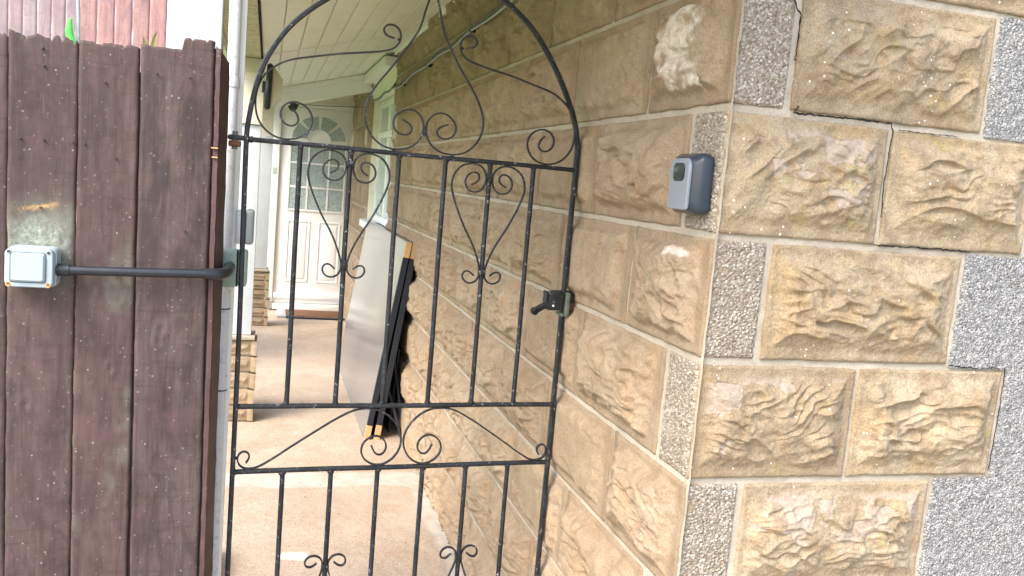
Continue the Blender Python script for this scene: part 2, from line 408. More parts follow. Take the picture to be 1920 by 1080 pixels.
dk = np.maximum(dk, ss(.06, .0, np.abs(Y-3.79-wob))*0)
ed = ss(.018, .0, np.abs(sm-.5)*.03)*0
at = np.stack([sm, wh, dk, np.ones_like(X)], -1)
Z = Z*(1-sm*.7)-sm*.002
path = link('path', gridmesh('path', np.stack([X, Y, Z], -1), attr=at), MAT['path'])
tag(path, 'pinkish exposed aggregate concrete path with smooth grey border strips leading to the door', kind='structure')

# =================================================================== HOUSE
XW, YC = .79, 1.411
house = thing('house', 'rock-faced yellow sandstone block house wall with grey pebble-dashed render right of its corner', 'house', (XW, YC, 0))
def H(o):            # keep world placement, parent to the house
    o.parent = house; o.matrix_parent_inverse = Matrix.Translation((-XW, -YC, 0)); return o

def block_mesh(name, w, h, nu, nv, seed, mode=0, chips=0, stain=None, coarse=1.0, side=0):
    """local: x 0..w, z 0..h, front at y=0 with the face raised towards -y"""
    x = np.linspace(0, w, nu); z = np.linspace(0, h, nv)
    X, Zz = np.meshgrid(x, z, indexing='ij')
    # wobble of the edges
    ex = (fbm(X*0+seed, Zz*18, seed+3)-.5)*.005; ez = (fbm(X*18, Zz*0+seed*1.3, seed+4)-.5)*.005
    mar = .016
    de = np.minimum(np.minimum(X, w-X), np.minimum(Zz, h-Zz))
    wobb = (fbm(X*28, Zz*28, seed+9, 3)-.5)*.016
    dl = np.minimum(np.minimum(X, w-X)*(.55 if side else 1), h-Zz)+wobb
    db = Zz*.8+wobb*.9
    env = ss(mar-.003, mar+.016, np.minimum(dl, db))
    body = ss(mar, mar+.05, np.minimum(dl, db))
    rs = np.random.RandomState(seed); sl = rs.uniform(-.75, .75); ca, sa = math.cos(sl), math.sin(sl)
    wx = fbm(X*7, Zz*7, seed+20, 3)-.5; wz = fbm(X*6, Zz*8, seed+30, 3)-.5
    U1 = X*ca-Zz*sa + wz*.05; V1 = X*sa+Zz*ca + wx*.055
    r1 = 1-np.abs(2*fbm(U1*8, V1*27, seed+40, 2)-1); r1 = np.clip((r1-.25)/.75, 0, 1)**2.0
    sl2 = sl*-.6; U2 = X*math.cos(sl2)-Zz*math.sin(sl2)+wx*.05; V2 = X*math.sin(sl2)+Zz*math.cos(sl2)+wz*.05
    r2 = 1-np.abs(2*fbm(U2*13+5, V2*40, seed+50, 2)-1); r2 = np.clip((r2-.25)/.75, 0, 1)**1.8
    P1 = (h-Zz)*rs.uniform(13, 17) + X*rs.uniform(-6, 3) + wz*3.6 + wx*1.8
    s1 = P1-np.floor(P1); led = s1**1.3*ss(1, .80, s1)*1.25
    amp = ss(.30, .66, fbm(X*9+3, Zz*11, seed+60, 2))
    P3 = (h-Zz)*31 + X*rs.uniform(-12, 8) + wx*6 + wz*5
    s3 = P3-np.floor(P3); led3 = s3*ss(1, .74, s3)*1.3
    amp3 = ss(.42, .70, fbm(X*13+9, Zz*16, seed+61, 2))
    und = fbm(X*8, Zz*10, seed+65, 4)-.5
    rel = .0030*body + (.0125*r1 + .0060*r2*(.5+amp) + .0150*led*amp + .0070*led3*amp3 + .010*und)*body + .0045*env
    if side: rel = rel*side + .0065*ss(mar, mar+.016, np.minimum(dl, db))
    rel += (fbm(X*48, Zz*60, seed+70, 4)-.5)*.0054*env
    rel += (fbm(X*170, Zz*170, seed+80, 2)-.5)*.0012
    lim = .021 if side == 1.3 else (.042 if side else .028); rel = np.where(rel > lim*.6, lim*.6+(lim*.4)*np.tanh((rel-lim*.6)/(lim*.4)), rel)
    att = np.zeros(X.shape+(4,)); att[..., 3] = 1
    if chips:
        cm = fbm(X*17, Zz*24, seed+90, 4)
        band = chips
        cmask = ss(.640-.1*band, .650-.1*band, cm*(.75+.42*ss(.35, 1, Zz/h)))*env
        rel -= cmask*.0022; att[..., 1] = cmask
    if stain is not None:
        cx, cz, rx, rz = stain
        dd = np.sqrt(((X-cx)/rx)**2+((Zz-cz)/rz)**2)+(fbm(X*20, Zz*20, seed+95, 4)-.5)*1.6
        att[..., 0] = ss(1.0, .6, dd)*ss(.35, .6, fbm(X*34, Zz*34, seed+96, 4)+.9*np.clip((rel-np.median(rel))/.012, -.4, .6))
    # darker along the lower draft; side blocks also darker at both end margins
    dirt_tone = ss(.010, .002, Zz)*ss(.35, .6, fbm(X*14, Zz*14, seed+97))
    att[..., 2] = dirt_tone*.35
    if side:
        sd_ = ss(.030, .012, X+wobb)+.6*ss(.03, .010, w-X+wobb)
        att[..., 2] = np.clip(att[..., 2]+sd_*.5*ss(.3, .6, fbm(X*30, Zz*6, seed+98)), 0, .7)
    Px = X+ex*ss(.03, 0, np.minimum(X, w-X)); Pz = Zz+ez*ss(.03, 0, np.minimum(Zz, h-Zz))
    Py = -rel
    # rounded arris then returns
    Py = Py+.0022*ss(.004, 0, de)
    P = np.stack([Px, Py, Pz], -1)
    # returns: pad by one ring pushed back
    Pp = np.pad(P, ((1, 1), (1, 1), (0, 0)), mode='edge'); Ap = np.pad(att, ((1, 1), (1, 1), (0, 0)), mode='edge')
    for sl_ in (np.s_[0, :], np.s_[-1, :], np.s_[:, 0], np.s_[:, -1]): Pp[sl_][..., 1] = .030
    return gridmesh(name, Pp, attr=Ap)

G = .007      # half joint
courses = [-.04+.235*k for k in range(0, 12)]          # bottoms; course k spans [b, b+.235]
def odd(k): return ((k-0) % 2)                         # filled from the photo: course with bottom 1.37 is 'odd'
# bottoms: -.04,.195,.43,.665,.9,1.135,1.37,1.605,1.84,...   1.37 -> k=6 : pebble end shows on the side wall
def is_B(k): return k % 2 == 0
hB = .235-2*G

# ---- front face blocks (face towards -y)
seed = 100
fw_specs = {}
for k, b in enumerate(courses):
    near = 2 <= k <= 8
    nu, nv = (230, 150) if near else (60, 34)
    if is_B(k): segs = [(XW+.004, 1.140), (1.152, 1.502)]
    else: segs = [(.921, 1.354)]
    for j, (a, c_) in enumerate(segs):
        seed += 7
        chips = {(6, 0): .9, (4, 0): 1.0, (3, 0): .9}.get((k, j), .0)
        st = None
        me = block_mesh('stone_block', c_-a, hB, nu, nv, seed, chips=chips, stain=st)
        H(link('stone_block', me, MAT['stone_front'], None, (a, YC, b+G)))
# ---- aggregate ends
def agg_mesh(w, h, seed):
    nu, nv = int(w/.0013), int(h/.0013)
    X, Zz = np.meshgrid(np.linspace(0, w, nu), np.linspace(0, h, nv), indexing='ij')
    de = np.minimum(np.minimum(X, w-X), np.minimum(Zz, h-Zz))
    rel = (vn(X*260, Zz*260, seed)-.5)*.0030+(vn(X*480, Zz*480, seed+1)-.5)*.0016+(fbm(X*30, Zz*30, seed+2)-.5)*.003
    P = np.stack([X, .0005-rel+.004*ss(.005, 0, de), Zz], -1)
    Pp = np.pad(P, ((1, 1), (1, 1), (0, 0)), mode='edge')
    for sl_ in (np.s_[0, :], np.s_[-1, :], np.s_[:, 0], np.s_[:, -1]): Pp[sl_][..., 1] = .030
    return gridmesh('aggregate_panel', Pp)
am = [agg_mesh(.112, hB, 5), agg_mesh(.112, hB, 6)]
an = [agg_mesh(.118, hB, 8), agg_mesh(.118, hB, 9)]
for k, b in enumerate(courses):
    if not is_B(k): H(link('aggregate_panel', am[(k//2) % 2], MAT['aggregate'], None, (XW+.004, YC, b+G)))
    else: H(link('aggregate_panel', an[(k//2) % 2], MAT['aggregate'], None, (XW-.001, YC+.004+.118, b+G), -math.pi/2))

# ---- side face blocks (face towards -x)
variants = [block_mesh('stone_block', .461, hB, 150, 82, 300+11*i, side=1.8) for i in range(6)]
vnear = [block_mesh('stone_block', .461, hB, 150, 82, 400+11*i, side=1.3) for i in range(3)]
vfar = [block_mesh('stone_block', .461, hB, 84, 46, 500+11*i, side=1.3) for i in range(4)]
WY0, WY1, WZ0, WZ1 = 5.78, 7.02, 1.05, 2.235
rng = random.Random(4)
YEND = 8.72
for k, b in enumerate(courses):
    y = YC
    if is_B(k): js = [1.547]
    else: js = [1.765]
    ival = []
    if not is_B(k): ival.append((YC+.002, 1.765-G))
    y = js[0]
    first = True
    while y < YEND:
        ival.append((y+G, min(y+.475-G, YEND))); y += .475
    for (a, c_) in ival:
        pcs = [(a, c_)]
        if b+.235 > WZ0+.03 and b < WZ1-.03:
            pcs = []
            if a < WY0: pcs.append((a, min(c_, WY0)))
            if c_ > WY1: pcs.append((max(a, WY1), c_))
        for (p, q) in pcs:
            if q-p < .03: continue
            if abs((q-p)-.461) < .002:
                me = vnear[k % 3] if 1.6 < p < 2.15 and q > 2.03 else rng.choice(variants if p < 4.2 else vfar)
            else:
                seed += 5
                st = None
                if k == 7: st = (.19, .10, .085, .10)
                if k == 5 and p < 1.6: st = (.25, .19, .05, .018)
                me = block_mesh('stone_block', q-p, hB, 150 if p < 2 else 50, 100 if p < 2 else 40, seed, stain=st, side=1.6 if p < 1.6 else 1.3)
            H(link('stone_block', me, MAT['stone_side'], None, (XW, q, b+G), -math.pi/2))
# ---- mortar sheets (recessed 3 mm behind the drafted margins)
def mortar_sheet(w, h, seed, res):
    nu, nv = int(w/res), int(h/res)
    X, Zz = np.meshgrid(np.linspace(0, w, nu), np.linspace(0, h, nv), indexing='ij')
    rel = (fbm(X*40, Zz*40, seed, 3)-.5)*.004
    return np.stack([X, .0065-rel, Zz], -1)
me = gridmesh('mortar', mortar_sheet(.735, 2.82, 900, .004)); H(link('mortar', me, MAT['mortar'], None, (XW+.0035, YC, -.04)))
P1 = mortar_sheet(4.375, 2.82, 910, .010); o = H(link('mortar', gridmesh('mortar', P1), MAT['mortar'], None, (XW, WY0, -.04), -math.pi/2))
P2 = mortar_sheet(WY1-WY0, WZ0+.04, 911, .02); H(link('mortar', gridmesh('mortar', P2), MAT['mortar'], None, (XW, WY1, -.04), -math.pi/2))
P2 = mortar_sheet(WY1-WY0, 2.78-WZ1, 914, .02); H(link('mortar', gridmesh('mortar', P2), MAT['mortar'], None, (XW, WY1, WZ1), -math.pi/2))
P3 = mortar_sheet(YEND-WY1, 2.82, 912, .02); H(link('mortar', gridmesh('mortar', P3), MAT['mortar'], None, (XW, YEND, -.04), -math.pi/2))
# ---- grey dashed render right of the quoins
V = []; 
for k, b in enumerate(courses):
    x0 = 1.363 if not is_B(k) else 1.511
    res = .0035 if 2 <= k <= 8 else .02
    xe = 1.72 if res < .01 else 3.2
    nu, nv = int((xe-x0)/res), max(3, int(.235/res))
    X, Zz = np.meshgrid(np.linspace(x0, xe, nu), np.linspace(b, b+.235, nv), indexing='ij')
    rel = (vn(X*190, Zz*190, 71)-.5)*.0036+(vn(X*90, Zz*90, 73)-.5)*.003+(fbm(X*20, Zz*20, 72, 3)-.5)*.006
    edge = ss(.010, 0, X-x0)
    P = np.stack([X+(fbm(X*0+k, Zz*25, 74, 3)-.5)*.010*ss(.03, 0, X-x0), YC+.001-rel+edge*.008, Zz], -1)
    bmn = gridmesh('dash', P); V.append(bmn)
    if res < .01:
        X, Zz = np.meshgrid(np.linspace(xe, 3.2, 4), np.linspace(b, b+.235, 3), indexing='ij')
        V.append(gridmesh('dash', np.stack([X, X*0+YC+.001, Zz], -1)))
bm = bmesh.new()
for q in V: bm.from_mesh(q)
me = bpy.data.meshes.new('render_coat'); bm.to_mesh(me); bm.free()
me.polygons.foreach_set('use_smooth', [True]*len(me.polygons)); me.update()
o = H(link('render_coat', me, MAT['dash'])); o['label'] = 'blue-grey pebble-dashed render'
# ---- hairline cracks in the pointing
def crack(pts, width, seed):
    rs = random.Random(seed); P = []
    for i in range(len(pts)-1):
        a, b = Vector(pts[i]), Vector(pts[i+1]); n = max(2, int((b-a).length/.006))
        for t in range(n): P.append(a.lerp(b, t/n)+Vector((rs.uniform(-.0012, .0012), 0, rs.uniform(-.0014, .0014))))
    P.append(Vector(pts[-1])); V = []; Fc = []
    for i, p in enumerate(P):
        t = (P[min(i+1, len(P)-1)]-P[max(i-1, 0)]).normalized(); n_ = Vector((-t.z, 0, t.x))
        w_ = width*rs.uniform(.4, 1.2); V += [p+n_*w_/2+Vector((0,.0,0)), p-n_*w_/2, p+Vector((0, .0015, 0))]
    for i in range(len(P)-1):
        Fc += [(i*3, i*3+2, i*3+5, i*3+3), (i*3+2, i*3+1, i*3+4, i*3+5)]
    H(link('crack', pymesh('crack', V, Fc), MAT['dark']))
yk = YC-.0015
crack([(.935, yk, 1.620), (.925, yk, 1.607), (1.0, yk, 1.6085), (1.08, yk, 1.6095), (1.14, yk, 1.609), (1.147, yk, 1.596), (1.145, yk, 1.56)], .004, 1)
crack([(1.1455, yk, 1.56), (1.143, yk, 1.50), (1.146, yk, 1.43)], .0028, 2)
crack([(1.14, yk, 1.3755), (1.25, yk, 1.3762), (1.37, yk, 1.3758)], .0032, 3)
crack([(1.16, yk, 1.5985), (1.25, yk, 1.5988), (1.30, yk, 1.5992)], .002, 6)
crack([(.868, yk-.004, 1.835), (.873, yk-.004, 1.815), (.895, yk-.004, 1.805), (.905, yk-.004, 1.788), (.914, yk-.002, 1.782), (.915, yk, 1.70)], .004, 4)
crack([(1.36, yk, 1.135+.005), (1.44, yk, 1.137), (1.506, yk, 1.138), (1.508, yk, 1.05), (1.503, yk, .915)], .0025, 5)

# ---- wall behind (solid mass), lintel, window
box('wall_core', XW+.035, 3.2, YC+.035, WY0, -.04, 2.78, MAT['ply']); H(bpy.context.scene.collection.objects[-1])
o = box('wall_core', XW+.16, 3.2, WY0, WY1, -.04, 2.78, MAT['ply']); H(o)
o = box('wall_core', XW+.035, 3.2, WY1, 9.1, -.04, 2.78, MAT['ply']); H(o)
o = box('lintel', XW-.006, XW+.10, WY0+.002, WY1+.22, 1.995, 2.19, MAT['cream'], bev=.004); H(o)
for (a, c_) in ((WY0, WY0+.012), (WY1-.012, WY1)):
    o = box('reveal', XW+.002, XW+.158, a, c_, WZ0, 1.993, MAT['cream']); H(o)
win = H(tag(thing('window', None, None, (XW, WY0, WZ0)))) if False else None
win = box('window', XW+.045, XW+.10, WY0+.012, WY1-.012, WZ0, WZ0+.055, MAT['upvc'], bev=.006); H(win)
win['label'] = 'white plastic casement window with pale net curtain'
def W_(name, *a, **k):
    o = box(name, *a, **k); o.parent = win; o.matrix_parent_inverse = win.matrix_world.inverted() ; return o
def reparent(o, par):
    bpy.context.view_layer.update()
    o.parent = par; o.matrix_parent_inverse = par.matrix_world.inverted(); return o
ya, yb = WY0+.012, WY1-.012
fx0, fx1 = XW+.046, XW+.099
for nm, a in (('frame', (ya, ya+.055, WZ0+.055, 1.990)), ('frame', (yb-.055, yb, WZ0+.055, 1.990)), ('frame', (ya+.055, yb-.055, 1.935, 1.990)),
              ('transom', (ya+.055, yb-.055, 1.70, 1.745)), ('mullion', (6.38, 6.44, WZ0+.056, 1.699)), ('mullion', (6.38, 6.44, 1.746, 1.934))):
    reparent(box(nm, fx0, fx1, *a, MAT['upvc'], bev=.006), win)
for a in ((ya+.055, 6.38, WZ0+.056, 1.699), (6.44, yb-.055, WZ0+.056, 1.699), (ya+.055, 6.38, 1.746, 1.934), (6.44, yb-.055, 1.746, 1.934)):
    reparent(box('pane', fx0+.02, fx0+.028, *a, MAT['glass']), win)
reparent(box('sill', XW-.055, XW+.044, WY0-.03, WY1+.03, WZ0-.052, WZ0+.004, MAT['upvc'], bev=.006), win)

# ---- end wall with the door
YD = 8.72
o = box('end_wall', -.09, 3.2, YD+.06, 9.1, 0, 2.6, MAT['cream']); H(o)
o = box('end_wall', .012, XW+.20, YD+.0, YD+.058, 2.062, 2.6, MAT['cream']); H(o)
door = box('door', .106, .80, YD+.012, YD+.055, .075, 2.0, MAT['upvc'], bev=.004); H(door); door['label'] = 'white panelled front door with arched fan of obscured panes'
D = lambda nm, x0, x1, y0, y1, z0, z1, mt, bev=0: reparent(box(nm, x0, x1, y0, y1, z0, z1, mt, bev=bev), door)
for a in ((.028, .104, 0, 2.06), (.802, .93, 0, 2.06)): D('frame', a[0], a[1], YD-.02, YD+.058, a[2], a[3], MAT['upvc'], .006)
D('frame', .106, .80, YD-.02, YD+.058, 2.003, 2.06, MAT['upvc'], .006)
D('threshold', .106, .80, YD-.045, YD+.01, .012, .072, MAT['upvc'], .008)
D('weather_bar', .112, .795, YD-.018, YD+.011, .125, .172, MAT['upvc'], .008)
D('plinth', -.0, .075, YD-.06, YD-.021, .0, .14, MAT['upvc'], .008)
for (a, c_) in ((.215, .374), (.392, .572), (.590, .728)):
    for (z0, z1) in ((1.012, 1.22), (1.24, 1.455), (1.475, 1.645)):
        D('pane', a, c_, YD+.006, YD+.014, z0, z1, MAT['obscured'])
# glazing beads as a grid proud of the panes
for x in (.205, .383, .581, .738): D('glazing_bar', x-.0085, x+.0085, YD-.0, YD+.0125, 1.0, 1.655, MAT['upvc'], .003)
for z in (1.003, 1.230, 1.465, 1.655): D('glazing_bar', .214, .729, YD+.001, YD+.0125, z-.0085, z+.0085, MAT['upvc'], .003)
fc = Vector((.472, 0, 1.695))
def fan(name, a0, a1, r0, r1, y0, y1, mt):
    n = 10; V = []; Fc = []
    for i in range(n+1):
        w = a0+(a1-a0)*i/n
        for rr in (r0, r1):
            for yy in (y0, y1): V.append((fc.x+math.cos(w)*rr*1.10, yy, fc.z+math.sin(w)*rr))
    for i in range(n):
        a = i*4; b = a+4
        Fc += [(a, a+2, b+2, b), (a+1, b+1, b+3, a+3), (a, b, b+1, a+1), (a+2, a+3, b+3, b+2)]
    Fc += [(0, 1, 3, 2), (n*4, n*4+2, n*4+3, n*4+1)]
    bm = bmesh.new(); me = pymesh(name, V, Fc); bm.from_mesh(me); return reparent(fin(name, bm, mt), door)
for i in range(4):
    fan('pane', math.pi*i/4+.07, math.pi*(i+1)/4-.07, .105, .235, YD+.005, YD+.014, MAT['obscured'])
fan('glazing_bead', 0, math.pi, .236, .247, YD+.002, YD+.0125, MAT['upvc'])
fan('glazing_bead', 0, math.pi, .092, .104, YD+.002, YD+.0125, MAT['upvc'])
for (a, c_) in ((.212, .430), (.512, .725)):
    for q in ((a, a+.012, .29, .90), (c_-.012, c_, .29, .90), (a+.012, c_-.012, .888, .90), (a+.012, c_-.012, .29, .302)):
        D('moulding', q[0], q[1], YD+.004, YD+.0125, q[2], q[3], MAT['upvc'], .003)
    D('panel', a+.035, c_-.035, YD+.005, YD+.0125, .325, .865, MAT['upvc'], .003)
D('handle', .765, .782, YD-.012, YD+.011, .985, 1.09, MAT['brass'], .004)

# =================================================================== PORCH CANOPY
porch = thing('porch_canopy', 'lean-to porch with cream boarded soffit over the side passage', 'porch', (-.1, 4.9, 0))
def PC(o): return reparent(o, porch)
SL = .28
def zs(x, y=0): return 2.235+SL*(x-.79)
def soff_box(name, x0, x1, y0, y1, d0, d1, mat, bev=.0):
    bm = bmesh.new(); P = []
    for dz in (d0, d1):
        for (x, y) in ((x0, y0), (x1, y0), (x1, y1), (x0, y1)): P.append((x, y, zs(x)+dz))
    vs = [bm.verts.new(p) for p in P]
    for f in ((0,3,2,1),(4,5,6,7),(0,1,5,4),(1,2,6,5),(2,3,7,6),(3,0,4,7)): bm.faces.new([vs[i] for i in f])
    if bev: bmesh.ops.bevel(bm, geom=list(bm.edges), offset=bev, segments=1, affect='EDGES')
    return PC(fin(name, bm, mat))
xs = [-.055+.0935*i for i in range(10)]
for (a, c_) in ((0.98, 3.24), (3.275, 4.86), (4.895, 7.15), (7.24, 8.76)):  # first span runs on out of view under the added roof
    for i in range(9):
        soff_box('soffit_board', xs[i]+.0015, xs[i+1]-.0015, a, c_, 0, .010, MAT['soffit'], .0022)
for a in (3.257, 4.877): soff_box('joint_trim', -.055, .79, a-.016, a+.016, -.004, .012, MAT['soffit'], .002)
soff_box('soffit_backing', -.055, .79, 0.98, 8.76, .014, .020, MAT['trim'])
soff_box('edge_trim', .757, .787, 0.98, 5.75, -.026, -.001, MAT['trim'], .004)
soff_box('roof_deck', -.056, .79, .95, 2.44, .06, .10, MAT['roof'])  # unseen roof extension, added forward of the corner to shade the upper wall
soff_box('roof_deck', -.215, .79, 2.441, 8.9, .06, .10, MAT['roof'])
# white cornice beside the window and the sloping cross beam
PC(box('cornice', .705, .786, 5.80, 7.145, 2.135, 2.200, MAT['trim'], bev=.006))
soff_box('cross_beam', .050, .787, 7.15, 7.235, -.150, -.001, MAT['trim'], .006)
soff_box('beam_cap', .040, .787, 7.115, 7.148, -.040, -.001, MAT['trim'], .005)
# side beam, mouldy board
PC(box('side_beam', -.20, -.060, 4.98, 7.75, 1.91, 1.985, MAT['cream'], bev=.004))
PC(box('eaves_board', -.21, -.062, 2.45, 4.965, 1.978, 1.992, MAT['mould'], bev=.002))
PC(tube('board_gap', [(-.0575, 2.45, 1.991), (-.0575, 4.95, 1.991)], .0045, MAT['dark'], n=6))
PC(box('fascia', -.235, -.213, 2.46, 7.8, 1.93, 2.04, MAT['trim'], bev=.003))
# posts
PC(box('post', -.158, -.043, 4.86, 4.975, .486, 1.628, MAT['white_paint'], bev=.006))
PC(box('post_casing', -.168, -.040, 4.845, 4.985, 1.632, 1.976, MAT['cream'], bev=.004))
PC(box('casing_trim', -.172, -.036, 4.838, 4.990, 1.898, 1.906, MAT['cream'], bev=.002))
PC(box('wall_panel', -.16, .034, 7.80, 7.86, .512, 1.672, MAT['white_paint'], bev=.004))
PC(box('wall_panel', -.16, .030, 7.80, 7.86, 1.676, 1.985, MAT['cream'], bev=.004))

# stone piers
def small_stone(w, h, seed, mat, loc, rot, par):
    me = block_mesh('stone_block', w, h, max(14, int(w/.006)), max(14, int(h/.006)), seed); return reparent(link('stone_block', me, mat, None, loc, rot), par)
def pier(label, x0, x1, y0, y1, z1, n, sd, cap=True):
    t = thing('stone_pier', label, 'pier', ((x0+x1)/2, y0, 0))
    reparent(box('pier_core', x0+.022, x1-.022, y0+.024, y1, 0, z1-.02, MAT['mortar']), t)
    hh = (z1-.02)/n
    rs = random.Random(sd)
    for i in range(n):
        z = i*hh; j = rs.uniform(-.004, .004)
        small_stone(x1-x0-.004, hh-.010, sd+i*3, MAT['stone_side'], (x0+.002, y0+.012+j, z+.004), 0, t)
        small_stone(y1-y0-.004, hh-.010, sd+50+i*3, MAT['stone_side'], (x1-.012+j, y1-.002, z+.004), -math.pi/2, t)
    if cap: reparent(box('coping', x0-.008, x1+.006, y0-.01, y1+.01, z1-.019, z1, MAT['mortar'], bev=.004), t)
    return t
pier('low coursed stone pier carrying the white post left of the path', -.172, -.028, 4.83, 5.02, .484, 5, 700)
pier('coursed stone pier of many thin courses beside the front door', -.12, .046, 7.78, 7.95, .508, 6, 740)
lw = thing('garden_wall', 'low weathered stone wall running left from the post pier', 'low wall', (-.5, 4.98, 0))
reparent(box('wall_core', -1.2, -.175, 4.995, 5.1, 0, .36, MAT['mortar']), lw)
for r_ in range(3):
    for i in range(3): small_stone(.33, .108, 800+r_*5+i, MAT['stone_side'], (-.18-.335*(i+1)-(.1 if r_ % 2 else 0), 4.985, r_*.118+.005), 0, lw)
reparent(box('coping', -1.2, -.175, 4.96, 5.12, .361, .39, MAT['mortar'], bev=.005), lw)
bs = thing('kerb_stone', 'pale yellow stone block low on the ground behind the white conduit', 'kerb stone', (-.2, 2.9, 0))
small_stone(.17, .085, 870, MAT['stone_side'], (-.285, 2.92, .002), 0, bs); 
reparent(box('stone_body', -.284, -.118, 2.925, 3.12, 0, .088, MAT['stone_side'], bev=.006), bs)

# =================================================================== GATE
GW, GY = .8386, .0666
gx0, gy0 = XW-math.cos(GY)*GW, 2.1826-math.sin(GY)*GW
GS = .965
gx0, gy0 = gx0*GS, gy0*GS
gate = thing('garden_gate', 'black wrought iron arched garden gate with scrollwork and thin upright bars', 'gate', (gx0, gy0, .050), GY)
gate.scale = (GS, GS, GS)
ZT, ZM, ZL, ZB = 1.484, .840, .675, .10
I = MAT['iron']
archpts = [(0, .06), (0, .5), (0, 1.0), (-.003, 1.30), (-.0046, 1.487), (-.0017, 1.528), (.0064, 1.584), (.0213, 1.647), (.0483, 1.705), (.0854, 1.759), (.1342, 1.806),
           (.195, 1.850), (.27, 1.886), (.345, 1.910), (.4175, 1.925), (.505, 1.919), (.5846, 1.8955), (.6294, 1.872), (.6847, 1.8290), (.7351, 1.7690), (.7798, 1.7000), (.8118, 1.638), (.8320, 1.5815), (.8390, 1.53), (.8386, 1.484), (.8380, 1.2), (.8375, .84), (.8370, .5), (.8370, .06)]
sweep('frame', archpts, .0115, .021, I, gate, step=.01, smooth_it=1)
def rail(z, z2=None):
    sweep('rail', [(.004, z), (.2, z+.0008), (.42, z-.0005), (.64, z+.0006), (.835, z)], .0115, .012, I, gate, step=.02, smooth_it=0)
for z in (ZT, ZM, ZL, ZB): rail(z)
for i in range(1, 7):
    ux = GW*i/7
    tube('bar', [(ux, 0, ZM+.004), (ux+.0004, 0, 1.0), (ux-.0006, 0, 1.25), (ux, 0, ZT-.004)], .0063, I, gate, 10)
    tube('bar', [(ux, 0, ZB+.004), (ux+.0005, 0, .35), (ux, 0, ZL-.004)], .0063, I, gate, 10)
CU = GW/2
apexL = [(.4185,1.915),(.4125,1.88),(.4010,1.84),(.3900,1.7950),(.3685,1.7545),(.3450,1.7180),(.3220,1.6852),(.2988,1.6537),(.2787,1.6200),(.2675,1.5822),(.2718,1.5481),(.2881,1.5200),(.3132,1.5005),(.3446,1.4935),(.3765,1.4980),(.4045,1.5173),(.4155,1.5450),(.4130,1.5705),(.4000,1.5880),(.3820,1.5946),(.3610,1.5900),(.3440,1.5758),(.3385,1.5560),(.3450,1.5390),(.3605,1.5310),(.3780,1.5316),(.3880,1.5418),(.3870,1.5535),(.3760,1.5610),(.3600,1.5680)]
shouL = [(.3275,1.7601),(.3130,1.7612),(.3005,1.7695),(.3005,1.7826),(.3140,1.7915),(.3310,1.7890),(.3422,1.7764),(.3427,1.7550),(.3291,1.7365),(.3027,1.7259),(.2595,1.7169),(.2026,1.7066),(.1285,1.6891),(.0831,1.6763),(.0522,1.6586),(.0280,1.6348),(.0155,1.6050),(.0115,1.5709),(.0185,1.5349),(.0370,1.5100),(.0606,1.4960),(.0885,1.4925),(.1160,1.4990),(.1370,1.5180),(.1442,1.5436),(.1354,1.5662),(.1160,1.5795),(.0928,1.5811),(.0740,1.5690),(.0679,1.5490),(.0760,1.5310),(.0940,1.5235),(.1090,1.5300),(.1124,1.5426),(.1060,1.5560),(.0960,1.5642)]
heartL = [(.1935,1.4227),(.2090,1.4300),(.2147,1.4433),(.2110,1.4530),(.1980,1.4560),(.1824,1.4485),(.1744,1.4297),(.1822,1.4111),(.2010,1.4035),(.2200,1.4100),(.2310,1.4324),(.2285,1.4570),(.2144,1.4720),(.1925,1.4775),(.1650,1.4700),(.1458,1.4487),(.1398,1.4195),(.1478,1.3866),(.1642,1.3492),(.1805,1.3163),(.2046,1.2754),(.2203,1.2418),(.2310,1.2102),(.2330,1.1900),(.2270,1.1752),(.2130,1.1670),(.1964,1.1700),(.1860,1.1829),(.1885,1.1965),(.2000,1.2020),(.2100,1.1960),(.2172,1.1885)]
midL = [(.0310,.6979),(.0400,.7110),(.0353,.7245),(.0210,.7285),(.0105,.7179),(.0100,.7028),(.0180,.6880),(.0351,.6820),(.0586,.6860),(.0957,.7077),(.1425,.7401),(.1994,.7778),(.2476,.8083),(.2868,.8275),(.3222,.8330),(.3590,.8255),(.3921,.8012),(.4130,.7659),(.4150,.7308),(.3992,.7010),(.3739,.6840),(.3477,.6832),(.3251,.6957),(.3133,.7174),(.3178,.7420),(.3375,.7585),(.3583,.7590),(.3750,.7440),(.3776,.7230),(.3670,.7090),(.3510,.7110),(.3389,.7340)]
rs = random.Random(9)
def mir(L, c): return [(2*c-a, b) for a, b in L]
def jig(L, s=.0006): return [(a+rs.uniform(-s, s), b+rs.uniform(-s, s)) for a, b in L]
for L in (apexL, shouL): 
    sweep('scroll', L, .0042, .011, I, gate); sweep('scroll', jig(mir(L, CU)), .0042, .011, I, gate)
sweep('scroll', midL, .0042, .011, I, gate); sweep('scroll', jig(mir(midL, CU)), .0042, .011, I, gate)
b2, b5 = GW*2/7, GW*5/7
for c_ in (b2, b5):
    d = c_-b2
    A = [(a+d, b) for a, b in heartL]
    sweep('scroll', jig(A, .0004), .0042, .010, I, gate); sweep('scroll', jig(mir(A, c_), .0004), .0042, .010, I, gate)
    # lower hearts hang the other way up
    A2 = [(a+d, .416+(1.196-b)) for a, b in heartL]
    sweep('scroll', jig(A2, .0004), .0042, .010, I, gate); sweep('scroll', jig(mir(A2, c_), .0004), .0042, .010, I, gate)
    for z in (1.448, 1.197, .414):
        bm = bmesh.new(); bm_box(bm, c_-.0095, c_+.0095, -.0095, .0095, z-.007, z+.007, .004, 2); fin('collar', bm, I, gate, True)
bm = bmesh.new(); bm_box(bm, CU-.011, CU+.011, -.007, .007, 1.893, 1.925, .003, 2); fin('finial_collar', bm, I, gate, True)
